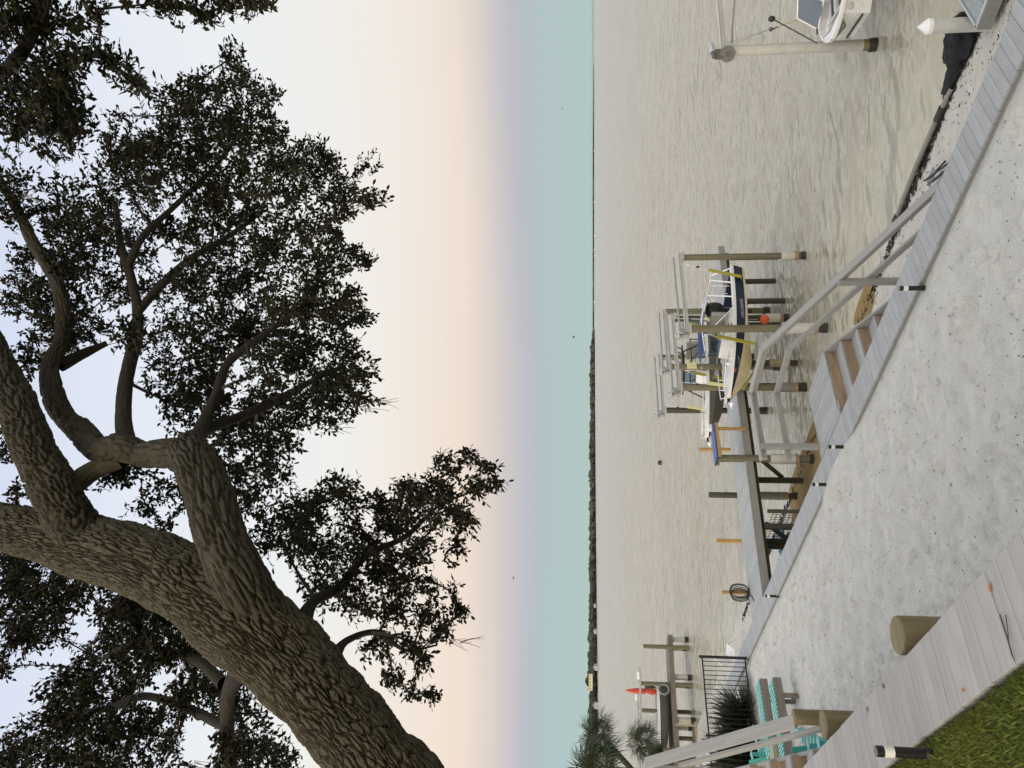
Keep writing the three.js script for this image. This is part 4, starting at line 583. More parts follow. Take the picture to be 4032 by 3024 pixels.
{ const t = thing('log_pile', 'stacked pale and brown logs behind the left handrail', 'logs', P(15.5, 2.9, 3.06)); const mats = [M.newWood, M.riser, M.tan]; for (let i = 0; i < 9; i++) part('log', bar(L(-0.6, 0.2 * (i % 4) - 0.3 + 0.1 * Math.floor(i / 4), 0.12 + 0.19 * Math.floor(i / 4)), L(0.9, 0.2 * (i % 4) - 0.32 + 0.1 * Math.floor(i / 4), 0.12 + 0.19 * Math.floor(i / 4)), 0.1, 0.1, 14), mats[i % 3], t); }
// ---------- neighbour's pier, far left ----------
{
  const y = 2.5, s0 = 46.5, t = thing('pier', 'weathered grey pier standing far off on sleeved piles at the left', 'pier', P(s0, 8, y)), N = 9.4, W = 2.1;
  const g = join(box(0.27, 0.05, W, V(0, 0, 0), 0.006)); for (let i = 0; i < 34; i++) part('plank', g, M.brown, t, { shared: true, pos: L(W / 2, 0.14 + i * 0.277, 0) });
  part('fascia_board', [box(N, 0.24, 0.05, L(-0.03, N / 2, -0.12)), box(N, 0.24, 0.05, L(W, N / 2, -0.12))], M.brown, t);
  for (const n of [9.25, 7.0, 4.6, 1.6]) for (const s of [0.3, 1.8]) { part('pile', bar(L(s, n, -3), L(s, n, -0.1), 0.12), M.pileDark, t); part('pile_sleeve', bar(L(s, n, -1.0), L(s, n, -0.25), 0.16, 0.16, 16), M.pvc, t); part('barnacles', bar(L(s, n, -1.5), L(s, n, -0.98), 0.165, 0.18, 12), M.wet, t); }
  for (const [ds, n, h, label] of [[-0.15, 8.6, 1.55, 'tall post at the seaward end of the far pier with a hoop of rope'], [0.1, 6.5, 1.75, 'round pile of the far boat lift nearest the seaward end'], [2.3, 5.6, 1.75, 'round pile of the far boat lift behind the deck box'], [0.0, 2.9, 1.7, 'round pile of the far boat lift in front of the boat hull'], [2.4, 1.6, 1.75, 'round pile of the far boat lift nearest the shore'], [2.2, 4.1, 1.2, 'short dark pile in the middle of the far pier']]) {
    const q = thing('mooring_pile', label, 'piling', P(s0 + ds, 8 + n, 0.3)); part('post', bar(V(0, 0, 0), V(0, y + h - 0.3, 0), 0.13, 0.12, 14), M.pile, q); part('pile_cap', new THREE.CylinderGeometry(0.135, 0.14, 0.05, 14).translate(0, y + h - 0.28, 0), M.alu, q);
  }
  const f = thing('boat_lift', 'pale boat lift frame standing over the far pier', 'boat lift', P(s0, 8, y + 1.8)); part('top_beam', [box(5.6, 0.12, 0.14, L(0.05, 4.6, 0)), box(5.2, 0.12, 0.14, L(2.35, 3.6, 0.02))], M.alu, f); part('electric_motor', [bar(L(0, 6.7, 0.05), L(0, 7.1, 0.05), 0.11), bar(L(2.3, 6.2, 0.1), L(2.3, 6.5, 0.1), 0.1)], M.pureWhite, f); part('cable', [bar(L(0.1, 4.4, 0), L(0.3, 4.4, -1.3), 0.012), bar(L(0.1, 2.6, 0), L(0.4, 2.6, -1.4), 0.012)], M.steel, f);
  const b = boatThing('fishing_boat', 'dark grey hull with white gunwale on the far boat lift at the left', P(s0 + 1.3, 9.0, 2.35), ROT, 0.0); hull(b, { len: 5.6, beamW: 2.2, depth: 0.95, sheer: 0.25, chine: 0.4, side: M.hullDark, bottom: M.hullGrey, rub: 0.12, chineMat: M.hullDark }); part('console', box(0.8, 0.8, 0.9, V(3.2, 0.95, 0), 0.06), M.white, b); part('windscreen', box(0.03, 0.5, 0.8, V(2.85, 1.5, 0)), M.glass, b); outboard(b, 5.5, 1.0, 1.2, M.motor, M.motor);
  const u = thing('umbrella', 'closed red umbrella standing on the far pier', 'umbrella', P(s0 + 0.9, 14.3, y + 0.03)); part('pole', bar(V(0, 0, 0), V(0, 2.6, 0), 0.03), M.alu, u); part('canopy', new THREE.LatheGeometry([[0.02, 0.72], [0.1, 0.8], [0.2, 1.02], [0.17, 1.18], [0.1, 1.36], [0.15, 1.5], [0.17, 1.8], [0.13, 2.1], [0.07, 2.45], [0.01, 2.62]].map(([x, q]) => new THREE.Vector2(x, q)), 18), M.red, u); part('tie', new THREE.TorusGeometry(0.105, 0.015, 6, 18).rotateX(Math.PI / 2).translate(0, 1.36, 0), M.tan, u);
  const k = thing('deck_box', 'low pale storage box standing on the far pier', 'box', P(s0 + 1.2, 11.3, y + 0.03)); part('body', box(0.9, 0.42, 0.5, V(0, 0.21, 0), 0.03), M.paleVinyl, k); part('lid', box(0.94, 0.05, 0.54, V(0, 0.45, 0), 0.02), M.white, k);
  const r = thing('life_ring', 'dark round hoop hanging on the far lift pile', 'hoop', P(s0 - 0.1, 14.15, y + 0.45)); part('ring', new THREE.TorusGeometry(0.28, 0.06, 8, 24), M.coverGrey, r); part('line', bar(V(0, 0.28, 0), V(0, 0.6, 0), 0.012), M.rope, r);
  const d = thing('swim_platform', 'low tan wooden frame hanging beneath the far pier', 'platform', P(s0 - 0.2, 11.3, 1.32)); part('frame', [box(2.2, 0.12, 0.12, L(0, 0, 0)), box(2.2, 0.12, 0.12, L(1.2, 0, 0)), box(0.12, 0.12, 1.3, L(0.6, -1.1, 0))], M.tan, d); for (const n of [-1.1, -0.3, 0.9]) part('hanger', box(0.1, 1.1, 0.1, L(0, n, 0.55)), M.tan, d);
}
// ---------- far shore ----------
{
  const shoreT = (iy) => 930 + 2300 * Math.pow(clamp((2990 - iy) / 1700), 1.6), far = (iy, t) => { const u = (1512 - iy) / FOCAL; return V(u * t, WATER, -t); };
  const clump = new THREE.IcosahedronGeometry(1, 1), p = clump.attributes.position; for (let i = 0; i < p.count; i++) { const k = 0.8 + 0.4 * vn3(p.getX(i) * 3 + 7, p.getY(i) * 3, p.getZ(i) * 3, 150); p.setXYZ(i, p.getX(i) * k, p.getY(i) * k, p.getZ(i) * k); } clump.computeVertexNormals();
  const N = 5200, g = new THREE.InstancedMesh(clump, std(1, 1, 1, 1), N), m = new THREE.Matrix4(), q = new THREE.Quaternion(), c = new THREE.Color(); let i = 0;
  for (; i < 3900; i++) { const iy = rr(1312, 3600), t = shoreT(Math.min(iy, 2990)) * rr(1.0, 1.07), h = (4.4 + 5.5 * fbm(iy * 0.025, 1, 1e6, 1e6, 151, 5) + rr(-1.5, 0.5)) * clamp((iy - 1300) / 90, 0.3, 1) * (1 + t / 4000), b = far(iy, t), w = rr(2, 4.5) * (1 + t / 1500), y = WATER + 0.4 + (h - 1.5) * Math.sqrt(rnd()); q.setFromEuler(new THREE.Euler(rr(0, 3), rr(0, 3), 0)); m.compose(V(b.x, y, b.z), q, V(w * rr(0.7, 1.3), rr(0.9, 2.1), w)); g.setMatrixAt(i, m); const k = rr(0.7, 1.3); c.setRGB(0.055 * k, 0.065 * k, 0.048 * k); g.setColorAt(i, c); }
  for (; i < N; i++) { const iy = rr(280, 1320), t = 7000, b = far(iy, t * rr(1, 1.05)), w = rr(30, 60); q.identity(); m.compose(V(b.x, WATER + rr(1, 9) * clamp((iy - 260) / 300), b.z), q, V(w, rr(4, 7), w)); g.setMatrixAt(i, m); c.setRGB(0.06, 0.075, 0.06); g.setColorAt(i, c); }
  g.name = 'far_woodland'; scene.add(tag(g, 'dark band of woodland along the far shore of the bay', 'woodland', null, 'stuff'));
  const land = []; for (let iy = 1290; iy <= 3600; iy += 30) { const t = shoreT(Math.min(iy, 2990)); land.push([far(iy, t * 0.996).setY(WATER - 0.2), far(iy, t * 0.998).setY(WATER + 0.9), far(iy, t * 1.15).setY(WATER + 1.6)]); }
  const lm = part('far_shore', loft(land), std(0.3, 0.27, 0.19, 1, { side: THREE.DoubleSide, map: T.blot }), scene); lm.userData.kind = 'structure';
  const hb = far(2680, 1050), h = thing('long_house', 'long cream house with a red roof end showing above the far treeline', 'house', hb, 0.35); part('wall', box(21, 5, 9, V(0, 9.6, 0), 0), std(0.75, 0.65, 0.42, 0.9), h); part('roof', [box(22, 0.5, 10, V(0, 12.2, 0), 0)], M.tan, h); part('gable', new THREE.ConeGeometry(2.6, 3, 4).rotateY(0.785).translate(-9.5, 13.5, 0), std(0.7, 0.25, 0.2, 0.9), h); for (let i = 0; i < 5; i++) part('window', box(1.6, 1.5, 0.2, V(-8 + 4 * i, 10, 4.6), 0), M.coverGrey, h);
  const houses = [[2770, 690, 'pale gabled house among the trees on the far shore, left of the others'], [2620, 830, 'small white house low on the far shore below the long cream house'], [2480, 1010, 'small white house on the far shore right of the long cream house'], [2380, 1280, 'tiny pale house on the middle of the far shore']];
  for (const [iy, t, label] of houses) { const w = thing('shore_house', label, 'house', far(iy, t * 0.993), rr(-0.4, 0.4)); part('wall', box(5, 3, 5, V(0, 3, 0), 0), std(0.42, 0.43, 0.42, 0.9), w); part('roof', new THREE.CylinderGeometry(0.1, 3.8, 2.2, 4).rotateY(0.785).translate(0, 5.5, 0), std(0.25, 0.26, 0.27, 0.9), w); part('door', box(1, 2, 0.1, V(0, 2.4, 2.54), 0), M.coverGrey, w); }
  [600, 800, 930, 985, 1010, 1190].forEach((iy, k) => { const w = thing('anchored_boat', 'tiny white boat on the horizon', 'boat', far(iy, 3600).setY(WATER), 0.6, 'tiny white boats on the horizon'); part('hull', box(9, 2.2, 3.4, V(0, 1, 0), 0.3), M.pureWhite, w); part('cabin', box(4, 2, 2.6, V(-0.5, 3, 0), 0.2), M.white, w); });
}
// birds
for (const [ix, iy, t, a, label] of [[2260, 1327, 110, 0.4, 'small dark bird flying low over the horizon in the middle of the bay'], [2215, 428, 110, 1.2, 'small dark bird flying over the bay toward the right side'], [2023, 2275, 120, -0.5, 'small dark bird highest in the sky above the far woodland']]) {
  const b = thing('bird', label, 'bird', at(ix, iy, t), a); part('body', ball(0.09, V(0, 0, 0), 2.6, 0.8, 0.9), M.black, b);
  const wing = z => { const g = loft([[V(0.09, 0.02, z * 0.05), V(-0.1, 0.02, z * 0.05)], [V(0.11, 0.16, z * 0.28), V(-0.06, 0.15, z * 0.28)], [V(-0.02, 0.13, z * 0.6), V(-0.08, 0.12, z * 0.58)]]); return g; };
  part('wing', wing(1), M.leafBrown, b); part('wing', wing(-1), M.leafBrown, b); part('tail', loft([[V(-0.2, 0, 0.03), V(-0.2, 0, -0.03)], [V(-0.34, 0.01, 0.07), V(-0.34, 0.01, -0.07)]]), M.leafBrown, b);
}
// ---------- fallen leaves and twigs ----------
const leafShape = (() => { const g = new THREE.BufferGeometry(), q = [[0, 0, 0], [0.3, 0.06, 0.2], [0.3, 0.06, -0.2], [0.62, 0.05, 0.24], [0.62, 0.05, -0.24], [1, 0.0, 0], [0.33, -0.02, 0], [0.66, -0.03, 0]], f = [[0, 1, 6], [0, 6, 2], [1, 3, 7], [1, 7, 6], [6, 7, 4], [6, 4, 2], [3, 5, 7], [7, 5, 4]]; const v = []; f.forEach(t => t.forEach(i => v.push(...q[i]))); g.setAttribute('position', new THREE.Float32BufferAttribute(v, 3)); g.computeVertexNormals(); return g; })();
for (const [s, n, k, a, mat, label] of [[3.88, 1.72, 0.06, 0.4, M.leafOrange, 'single orange fallen leaf lying on the foreground cap'], [5.65, 1.79, 0.05, 1.2, M.leafBrown, 'dark curled leaf near the sand edge of the foreground cap'], [4.47, 1.43, 0.04, 2.2, M.leafOrange, 'small rust coloured leaf near the lawn edge of the foreground cap'], [6.1, 1.75, 0.05, 0.1, M.leafBrown, 'dark brown leaf on the foreground cap toward the left stairs']]) { const t = thing('fallen_leaf', label, 'leaf', P(s, n, LAWN + 0.006), a); t.scale.setScalar(k); part('blade', leafShape, mat, t); part('stalk', bar(V(0, 0, 0), V(-0.35, 0.03, 0.05), 0.02, 0.02, 5), mat, t); }
{ const t = thing('forked_twig', 'thin forked twig lying on the foreground cap', 'twig', P(3.86, 1.5, LAWN + 0.008), 0.5); part('stem', [hose([V(-0.09, 0, 0), V(-0.02, 0.006, 0.01), V(0.05, 0, -0.012), V(0.1, 0.004, -0.01)], 0.0035, 20, 5), hose([V(-0.03, 0.003, 0.008), V(0.03, 0.004, 0.03), V(0.09, 0, 0.035)], 0.0025, 16, 5)], M.pileDark, t); part('end', hose([V(-0.09, 0, 0), V(-0.11, 0.003, 0.015), V(-0.12, 0, 0.01)], 0.003, 8, 5), M.pileDark, t); }
{
  const N = 3000, g = new THREE.InstancedMesh(leafShape, std(1, 1, 1, 0.8, { side: THREE.DoubleSide }), N), m = new THREE.Matrix4(), q = new THREE.Quaternion(), c = new THREE.Color();
  for (let i = 0; i < N; i++) { let s, n; do { s = 0.5 + 19.5 * Math.pow(rnd(), 1.15); n = rr(1.95, 6.9); } while (rnd() > 0.12 + 1.5 * Math.pow(fbm(s * 0.9, n * 0.9, 1e6, 1e6, 181, 4), 2.2)); const k = rr(0.012, 0.034) * (rnd() < 0.06 ? 1.6 : 1); q.setFromEuler(new THREE.Euler(rr(-0.4, 0.4), rr(0, 6.3), rr(-0.3, 0.3))); m.compose(P(s, n, terraceY(s, n) + 0.006), q, V(k, k * 1.6, k)); g.setMatrixAt(i, m); const b = rr(0.6, 1.8), w = rnd() < 0.1; c.setRGB((w ? 0.16 : 0.055) * b, (w ? 0.07 : 0.045) * b, (w ? 0.04 : 0.038) * b); g.setColorAt(i, c); }
  g.name = 'leaf_litter'; g.castShadow = g.receiveShadow = true; scene.add(tag(g, 'small dark dead leaves scattered over the white sand of the terrace', 'leaf litter', null, 'stuff'));
}
// ---------- the live oak ----------
{
  const K = 4032 / 2212, oak = thing('live_oak_tree', 'great live oak leaning over the shore with furrowed trunk and dark spreading crown', 'tree', V(-4.3, LAWN, -4.0), 0), base = oak.position.clone();
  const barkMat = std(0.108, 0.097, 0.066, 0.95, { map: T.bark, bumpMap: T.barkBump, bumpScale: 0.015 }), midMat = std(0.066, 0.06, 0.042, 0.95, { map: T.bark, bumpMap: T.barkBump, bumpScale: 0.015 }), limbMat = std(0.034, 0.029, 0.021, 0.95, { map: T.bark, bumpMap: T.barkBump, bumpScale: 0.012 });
  function cracks(u, v, nv) {                                       // distance to the furrows between long plates of bark
    const wu = u + 0.5 * (vn(u * 1.3, v * 1.3, 1e6, nv * 1.3, 160) - 0.5), wv = v + 1.1 * (vn(u * 1.6 + 40, v * 0.5, 1e6, nv, 161) - 0.5), iu = Math.floor(wu), iv = Math.floor(wv); let a = 9, b = 9;
    for (let i = -1; i < 2; i++) for (let j = -1; j < 2; j++) { const cu = iu + i, cv = iv + j, k = mod(cv, nv), du = cu + hash(cu, k, 162) - wu, dv = cv + hash(cu, k, 163) - wv, d = Math.sqrt(du * du + dv * dv); if (d < a) { b = a; a = d; } else if (d < b) b = d; }
    return b - a;
  }
  const limbPts = [];                                                // points of wood that branches can grow from
  function limb(name, nodes, o = {}) {
    const pts = nodes.map(([x, y, w, t]) => at(x, y, t)), rad = nodes.map(([x, y, w, t]) => w * t / FOCAL / 2);
    if (o.root) { pts.unshift(o.root); rad.unshift(o.rootR); }
    const curve = new THREE.CatmullRomCurve3(pts, false, 'centripetal'), len = curve.getLength(), rm = Math.max(...rad), ring = o.fine ?? 0.03, nr = Math.max(6, Math.ceil(len / ring)), ns = Math.max(10, Math.ceil(2 * Math.PI * rm / (o.fine ?? 0.03) / 1.0)), fr = curve.computeFrenetFrames(nr, false), pos = [], uv = [], idx = [], nv = Math.max(6, Math.round(2 * Math.PI * rm / 0.046)), amp = o.amp ?? 0.016, ph = rnd() * 9;
    // frames turned so that the seam faces away from the camera
    const T0 = fr.tangents, C = curve.getSpacedPoints ? [...Array(nr + 1).keys()].map(i => curve.getPoint(i / nr)) : [];
    let nrm = fr.normals[0].clone();
    { const away = C[0].clone().sub(EYE).normalize(); nrm = away.sub(T0[0].clone().multiplyScalar(away.dot(T0[0]))).normalize(); }
    for (let i = 0; i <= nr; i++) {
      const tg = curve.getTangent(i / nr); nrm.sub(tg.clone().multiplyScalar(nrm.dot(tg))).normalize(); const bn = tg.clone().cross(nrm), f = i / nr * (rad.length - 1), k = Math.min(rad.length - 2, Math.floor(f)), r = rad[k] + (rad[k + 1] - rad[k]) * sm(f - k) , u = i / nr * len;
      if (i % Math.max(1, Math.floor(0.15 / ring)) === 0) limbPts.push([C[i], r]);
      for (let j = 0; j <= ns; j++) {
        const a = j / ns * 2 * Math.PI, v = j / ns * nv, lump = 1 + (o.thin ? 0.4 : 0.16) * (vn(u * 2.2 + ph, mod(j, ns) / ns * 4, 1e6, 4, 165) - 0.5) + 0.1 * (vn(u * 6 + ph, mod(j, ns) / ns * 9, 1e6, 9, 166) - 0.5);
        const c = cracks(u / 0.23 + ph * 7, v, nv), d = amp > 0 ? amp * (step(0.0, 0.3, c) - 1) + amp * 0.35 * (vn(u * 30, mod(v * 3, nv * 3), 1e6, nv * 3, 167) - 0.5) : 0, R = r * lump + d * Math.min(1, r / 0.14);
        const p = C[i].clone().addScaledVector(nrm, Math.cos(a) * R).addScaledVector(bn, Math.sin(a) * R); pos.push(p.x - base.x, p.y - base.y, p.z - base.z); uv.push(u, j / ns * 2 * Math.PI * rm);
      }
    }
    for (let i = 0; i < nr; i++) for (let j = 0; j < ns; j++) { const k = i * (ns + 1) + j; idx.push(k, k + ns + 1, k + 1, k + 1, k + ns + 1, k + ns + 2); }
    const g = new THREE.BufferGeometry(); g.setAttribute('position', new THREE.Float32BufferAttribute(pos, 3)); g.setAttribute('uv', new THREE.Float32BufferAttribute(uv, 2)); g.setIndex(idx); g.computeVertexNormals();
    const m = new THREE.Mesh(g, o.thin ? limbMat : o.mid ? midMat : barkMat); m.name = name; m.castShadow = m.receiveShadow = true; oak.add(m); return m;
  }
  // [x, y, width] in the photograph, then the distance in metres
  limb('trunk', [[2150, 3900, 420, 4.6], [1800, 3390, 365, 4.75], [1499, 3018, 340, 4.95], [1257, 2742, 332, 5.15], [960, 2455, 335, 5.35], [690, 2275, 300, 5.6], [380, 2165, 262, 6.0], [150, 2105, 205, 6.3], [0, 2070, 178, 6.6], [-260, 2010, 150, 7.1], [-700, 1900, 100, 8]], { root: V(-4.3, LAWN - 0.1, -4.0), rootR: 0.46, fine: 0.0085, amp: 0.034 });
  limb('limb', [[330, 2130, 190, 6.0], [235, 1960, 178, 6.0], [140, 1780, 158, 6.1], [65, 1600, 146, 6.3], [-20, 1410, 130, 6.6], [-160, 1150, 110, 7], [-420, 800, 70, 7.6]], { fine: 0.012, amp: 0.028, mid: 1 });
  limb('limb', [[1040, 2440, 215, 5.3], [955, 2290, 212, 5.25], [880, 2130, 196, 5.35], [828, 1960, 182, 5.55], [772, 1830, 172, 5.75], [735, 1760, 150, 5.9]], { fine: 0.01, amp: 0.028, mid: 1 });
  limb('limb', [[790, 1840, 120, 5.9], [680, 1790, 128, 6.0], [560, 1786, 112, 6.15], [470, 1762, 118, 6.2], [400, 1775, 104, 6.3], [318, 1700, 104, 6.5], [262, 1652, 86, 6.6], [212, 1560, 88, 6.7], [196, 1440, 66, 6.9], [244, 1340, 62, 7.1], [250, 1250, 62, 7.2], [222, 1110, 54, 7.4], [127, 950, 46, 7.6], [70, 830, 36, 7.8], [-40, 640, 26, 8]], { fine: 0.013, mid: 1, amp: 0.022 });
  limb('limb', [[270, 1925, 95, 6.1], [360, 1860, 84, 6.2], [470, 1812, 66, 6.25]], { fine: 0.018, amp: 0.012 });
  limb('limb', [[500, 1760, 72, 6.2], [488, 1640, 60, 6.5], [498, 1480, 54, 6.8], [535, 1320, 50, 7.1], [542, 1220, 44, 7.3], [508, 1060, 38, 7.5], [470, 940, 28, 7.7], [455, 800, 18, 7.9]], { fine: 0.02, thin: 1, amp: 0.006 });
  limb('limb', [[540, 1230, 40, 7.3], [640, 1120, 34, 7.5], [760, 1010, 26, 7.7], [900, 930, 20, 7.9], [1040, 830, 12, 8.1]], { fine: 0.022, thin: 1, amp: 0.004 });
  limb('limb', [[505, 1050, 34, 7.5], [570, 920, 28, 7.6], [690, 810, 22, 7.8], [860, 640, 16, 8], [980, 460, 10, 8.2]], { fine: 0.022, thin: 1, amp: 0.004 });
  limb('limb', [[740, 1790, 110, 5.9], [790, 1690, 60, 6.3], [850, 1560, 44, 6.6], [900, 1430, 34, 6.9], [1060, 1300, 24, 7.2], [1200, 1210, 12, 7.5]], { fine: 0.02, thin: 1, amp: 0.008 });
  limb('limb', [[800, 1690, 50, 6.4], [950, 1640, 42, 6.8], [1120, 1560, 32, 7.1], [1290, 1460, 20, 7.4]], { fine: 0.022, thin: 1, amp: 0.005 });
  limb('limb', [[235, 1440, 50, 7.0], [330, 1390, 38, 7.2], [420, 1350, 22, 7.3]], { fine: 0.022, thin: 1, amp: 0.004 });
  limb('limb', [[1180, 2480, 80, 5.6], [1235, 2370, 44, 5.9], [1330, 2315, 36, 6.2], [1440, 2190, 30, 6.5], [1600, 2110, 22, 6.8], [1730, 1990, 14, 7.0], [1850, 1940, 8, 7.2]], { fine: 0.02, thin: 1, amp: 0.006 });
  limb('limb', [[1300, 2600, 60, 5.6], [1370, 2520, 30, 6.0], [1480, 2490, 24, 6.3], [1600, 2560, 15, 6.6], [1720, 2540, 8, 6.9]], { fine: 0.02, thin: 1, amp: 0.005 });
  limb('limb', [[985, 2560, 120, 5.6], [930, 2650, 66, 5.9], [895, 2790, 56, 6.2], [905, 3060, 58, 6.5], [930, 3400, 64, 6.9]], { fine: 0.018, thin: 1, amp: 0.01 });
  limb('limb', [[880, 2690, 50, 6.1], [790, 2610, 42, 6.4], [640, 2560, 32, 6.7], [500, 2540, 24, 7], [400, 2600, 14, 7.2]], { fine: 0.022, thin: 1, amp: 0.005 });
  limb('limb', [[890, 2860, 46, 6.3], [760, 2800, 38, 6.7], [560, 2740, 30, 7], [420, 2790, 22, 7.2], [260, 2800, 12, 7.4]], { fine: 0.022, thin: 1, amp: 0.005 });
  limb('limb', [[330, -150, 70, 5.4], [185, -20, 50, 5.3], [140, 100, 54, 5.2], [85, 210, 56, 5.2], [0, 300, 58, 5.3], [-150, 420, 60, 5.5], [-420, 800, 66, 7.6]], { fine: 0.018, thin: 1, amp: 0.008 });

  // sprays of foliage: [x, y, radius] on the photograph scaled to 2212 across, by group with a range of distances
  const sprays = [];
  const group = (t0, t1, den, list) => list.forEach(([x, y, r]) => sprays.push([x * K, y * K, r * K, rr(t0, t1), den]));
  group(4.9, 5.5, 1.0, [[30, 30, 62], [95, 55, 62], [40, 130, 76], [115, 150, 66], [60, 220, 66], [150, 215, 42], [190, 60, 36], [215, 105, 34], [245, 140, 30], [285, 175, 26], [325, 200, 22], [160, 255, 36], [100, 280, 56], [30, 300, 56], [205, 20, 30]]);
  group(5.2, 5.6, 0.8, [[345, 6, 20], [400, 16, 34], [448, 34, 28], [500, -6, 34], [545, 12, 16], [580, 8, 18]]);
  group(6.6, 8.6, 0.95, [[505, 122, 20], [500, 165, 32], [450, 188, 36], [540, 215, 36], [580, 215, 26], [400, 200, 30], [246, 250, 16], [380, 245, 42], [460, 255, 50], [540, 275, 46], [600, 255, 26], [270, 315, 40], [330, 300, 50], [420, 320, 56], [510, 335, 52], [580, 325, 42], [640, 315, 24], [692, 325, 18], [660, 352, 36], [720, 347, 18], [40, 430, 50], [120, 450, 58], [200, 420, 46], [270, 390, 50], [340, 380, 52], [440, 400, 56], [530, 410, 52], [610, 400, 46], [690, 405, 44], [752, 388, 30], [795, 358, 22], [806, 425, 22], [760, 440, 24]]);
  group(6.6, 9, 1.0, [[180, 500, 56], [260, 480, 50], [370, 480, 52], [460, 480, 52], [550, 490, 52], [640, 480, 46], [708, 490, 36], [742, 520, 20], [100, 560, 56], [180, 580, 56], [300, 560, 40], [420, 560, 52], [510, 560, 56], [600, 560, 52], [690, 560, 42], [755, 560, 30], [795, 565, 14], [50, 640, 46], [130, 650, 56], [230, 640, 40], [330, 630, 38], [430, 640, 52], [530, 640, 56], [620, 640, 52], [700, 650, 42], [758, 640, 26], [110, 740, 46], [190, 720, 38], [290, 720, 38], [380, 720, 48], [470, 730, 56], [570, 720, 56], [660, 730, 48], [740, 700, 42], [788, 690, 16], [755, 760, 32]]);
  group(6.3, 8.4, 1.0, [[360, 800, 46], [450, 810, 56], [550, 810, 56], [640, 810, 52], [718, 800, 42], [785, 800, 26], [400, 880, 46], [490, 880, 52], [580, 890, 52], [670, 880, 46], [735, 860, 40], [785, 865, 20], [718, 915, 26], [460, 960, 46], [550, 960, 46], [615, 940, 36], [530, 1030, 42], [595, 1020, 30], [555, 1080, 36], [60, 780, 30], [20, 960, 34], [40, 1040, 34]]);
  group(6.4, 7.4, 0.85, [[250, 1030, 40], [300, 1080, 36], [365, 1045, 36], [280, 990, 34], [355, 1140, 16], [420, 1060, 30]]);
  group(6.0, 7.4, 1.0, [[600, 1140, 42], [560, 1185, 36], [640, 1110, 46], [690, 1090, 36], [728, 1052, 26], [760, 1120, 52], [680, 1180, 56], [780, 1040, 14], [800, 1170, 52], [820, 1092, 32], [850, 1130, 38], [878, 1052, 24], [900, 1095, 42], [930, 1035, 34], [960, 1002, 22], [978, 1060, 36], [1010, 988, 16], [1028, 1050, 24], [1056, 1012, 12], [1075, 1055, 9], [950, 1120, 42], [995, 1130, 30], [975, 1190, 26], [900, 1180, 36], [860, 1230, 44], [770, 1240, 54], [700, 1260, 46], [918, 1250, 34], [975, 1280, 20], [995, 1320, 16], [925, 1320, 30], [850, 1310, 38], [780, 1320, 34], [955, 1370, 20], [895, 1390, 26], [835, 1390, 30], [800, 1395, 22], [918, 1430, 16], [848, 1460, 20], [886, 1500, 14], [935, 1502, 11]]);
  group(6.0, 8.2, 1.25, [[20, 1220, 46], [80, 1240, 54], [50, 1300, 54], [125, 1290, 46], [195, 1275, 40], [270, 1290, 46], [100, 1360, 40], [30, 1370, 44], [300, 1350, 56], [380, 1330, 46], [235, 1345, 34], [260, 1420, 52], [340, 1430, 56], [420, 1420, 52], [185, 1450, 36], [110, 1490, 36], [8, 1440, 22], [140, 1545, 44], [205, 1510, 44], [290, 1510, 40], [390, 1500, 40], [450, 1480, 36], [60, 1600, 44], [130, 1605, 54], [220, 1600, 54], [290, 1600, 54], [350, 1590, 46], [30, 1655, 40], [500, 1500, 42], [520, 1560, 46], [560, 1600, 46], [600, 1640, 36], [490, 1625, 34], [530, 1650, 34], [350, 1660, 50], [200, 1670, 50]]);
  const leaf = leafShape, max = 260000, L0 = [], twigs = [], boughs = [], up = V(0, 1, 0), X1 = V(1, 0, 0), Mx = new THREE.Matrix4(), Q = new THREE.Quaternion(), Cc = new THREE.Color();
  const crownCore = at(560, 1560, 6.6);
  const rnd3 = () => { let v; do v = V(rr(-1, 1), rr(-1, 1), rr(-1, 1)); while (v.lengthSq() > 1 || v.lengthSq() < 1e-4); return v; };
  const twig = (list, a, b, c, r0, r1, seg = 3) => { const q = new THREE.QuadraticBezierCurve3(a, b, c), n = seg, s = 3, g = new THREE.TubeGeometry(q, n, 1, s, false), p = g.attributes.position; for (let i = 0; i <= n; i++) { const k = q.getPoint(i / n), r = r0 + (r1 - r0) * i / n; for (let j = 0; j <= s; j++) { const o = i * (s + 1) + j; p.setXYZ(o, k.x + (p.getX(o) - k.x) * r - base.x, k.y + (p.getY(o) - k.y) * r - base.y, k.z + (p.getZ(o) - k.z) * r - base.z); } } g.deleteAttribute('uv'); list.push(g.toNonIndexed()); };
  const sprig = (mid2, anchor, R, out) => {
    const v = rnd3();
    const dir = out.clone().multiplyScalar(0.7).addScaledVector(v, 0.5).addScaledVector(rnd3(), 0.7).addScaledVector(up, 0.1).normalize(), l = Math.min(rr(0.16, 0.3), Math.max(0.16, R * 1.3)), b = mid2.clone().addScaledVector(dir, -l * 0.5), tip = mid2.clone().addScaledVector(dir, l * 0.5), bend = rnd3().multiplyScalar(0.06 * l / 0.2), cmid = b.clone().lerp(tip, 0.5).add(bend), from = b.clone().lerp(anchor, 0.45).addScaledVector(rnd3(), 0.03);
      twig(twigs, b, cmid, tip, 0.003, 0.0014, 3); if (rnd() < 0.34) twig(twigs, from, from.clone().lerp(b, 0.5).add(bend), b, 0.0045, 0.003, 2);
      const cv = new THREE.QuadraticBezierCurve3(b, cmid, tip), m = Math.round(l / 0.026 * rr(0.8, 1.15)), off = rr(0, 6.3);
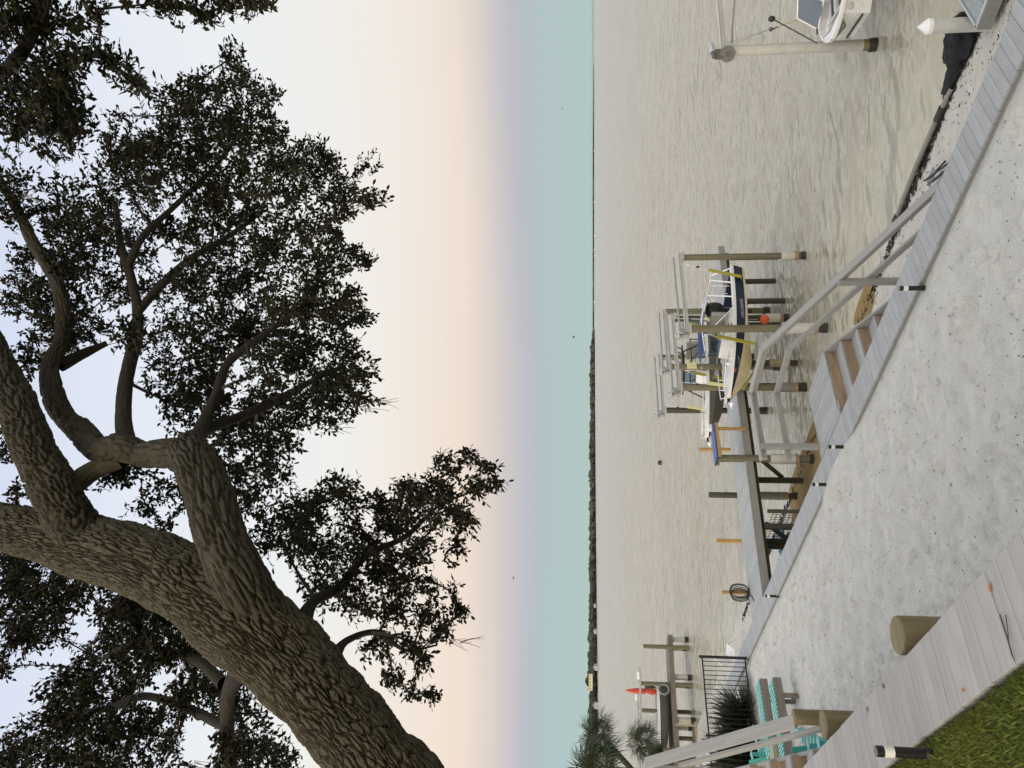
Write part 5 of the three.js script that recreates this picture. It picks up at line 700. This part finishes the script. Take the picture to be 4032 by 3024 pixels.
      for (let j = 0; j < m && L0.length < max; j++) {
        const k = (j + 0.5) / m, pos = cv.getPoint(k), td = cv.getTangent(k), e = (k > 0.85 ? 0.35 : 0.85) + rr(-0.3, 0.3), az = off + j * 2.4 + rr(-0.5, 0.5), sd = td.clone().cross(Math.abs(td.y) < 0.9 ? up : X1).normalize(), s2 = td.clone().cross(sd), ld = td.clone().multiplyScalar(Math.cos(e)).addScaledVector(sd, Math.sin(e) * Math.cos(az)).addScaledVector(s2, Math.sin(e) * Math.sin(az)).normalize();
        const y2 = td.clone().addScaledVector(up, 0.8).addScaledVector(rnd3(), 0.4); y2.addScaledVector(ld, -y2.dot(ld)).normalize(); const z2 = ld.clone().cross(y2), sc = rr(0.038, 0.064); Mx.makeBasis(ld, y2, z2); Q.setFromRotationMatrix(Mx);
        L0.push([pos, Q.clone(), sc]);
      }
  };
  // boughs: every spray is joined to the nearest wood already grown
  const nodes = limbPts.map(([p, r]) => [p, r]); const todo = sprays.map(([x, y, r, t, d]) => ({ p: at(x, y, t), R: r * t / FOCAL, d }));
  const nearest = p => { let b = null, k = 1e9; for (const n of nodes) { const d = n[0].distanceToSquared(p); if (d < k) { k = d; b = n; } } return [b, k]; };
  const order = todo.map(o => [o, nearest(o.p)[1]]).sort((a, b) => a[1] - b[1]).map(a => a[0]);
  for (const o of order) {
    const [n] = nearest(o.p), a = n[0], mid = a.clone().lerp(o.p, 0.5).add(rnd3().multiplyScalar(0.12 * a.distanceTo(o.p))), r = Math.min(n[1] * 0.6, 0.008 + 0.012 * a.distanceTo(o.p) + 0.006);
    twig(boughs, a, mid, o.p, Math.max(r, 0.009), 0.006, 6); const q = new THREE.QuadraticBezierCurve3(a, mid, o.p); for (const k of [0.45, 0.6, 0.75, 0.9]) for (let e = 0; e < 2; e++) sprig(q.getPoint(k), a.clone().lerp(o.p, k), 0.12, q.getTangent(k)); for (const k of [0.5, 0.75, 1]) nodes.push([q.getPoint(k), 0.016]);
    const count = Math.round(o.d * 1900 * o.R * o.R + 3), out = o.p.clone().sub(crownCore).normalize();
    for (let i = 0; i < count; i++) {
      const v = rnd3(), mid2 = o.p.clone().addScaledVector(v, o.R * 1.2); if (vn3(mid2.x * 5.2 + 30, mid2.y * 5.2, mid2.z * 5.2 + 30, 171) < 0.4) continue;
      sprig(mid2, o.p, o.R, out.clone().addScaledVector(v, 0.4).normalize());
    }
  }
  const addRaw = (name, list, mat) => { const g = mergeGeometries(list), m = new THREE.Mesh(g, mat); g.computeVertexNormals(); m.name = name; m.castShadow = true; m.userData.kind = 'stuff'; oak.add(m); };
  const twigMat = std(0.055, 0.046, 0.036, 0.9);
  // bare grey dead twigs at the outer edge of the crown
  const dead = []; for (const [x, y, t] of [[825, 870, 7.4], [800, 880, 7.4], [725, 925, 7.2], [985, 1385, 6.6], [1005, 1385, 6.7], [760, 1640, 5.3], [60, 420, 7.5], [430, 1650, 7]]) for (let i = 0; i < 4; i++) { const a = at(x * K - 20, y * K + rr(-15, 15), t), e = at(x * K + rr(30, 80), y * K + rr(-40, 40), t + rr(-0.1, 0.1)); twig(dead, a, a.clone().lerp(e, 0.5).add(rnd3().multiplyScalar(0.04)), e, 0.004, 0.002, 4); }
  addRaw('boughs', boughs, twigMat); addRaw('twigs', twigs, twigMat); addRaw('dead_twigs', dead, std(0.35, 0.32, 0.28, 0.9));
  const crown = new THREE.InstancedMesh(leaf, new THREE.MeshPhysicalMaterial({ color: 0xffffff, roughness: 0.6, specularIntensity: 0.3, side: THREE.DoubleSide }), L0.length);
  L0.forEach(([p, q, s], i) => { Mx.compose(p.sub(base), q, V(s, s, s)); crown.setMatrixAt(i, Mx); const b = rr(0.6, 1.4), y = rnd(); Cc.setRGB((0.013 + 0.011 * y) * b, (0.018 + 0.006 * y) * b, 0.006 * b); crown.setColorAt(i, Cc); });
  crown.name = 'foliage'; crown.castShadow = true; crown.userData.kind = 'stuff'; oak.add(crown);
  console.log('leaves', L0.length, 'twigs', twigs.length);
}
renderer.render(scene, camera);
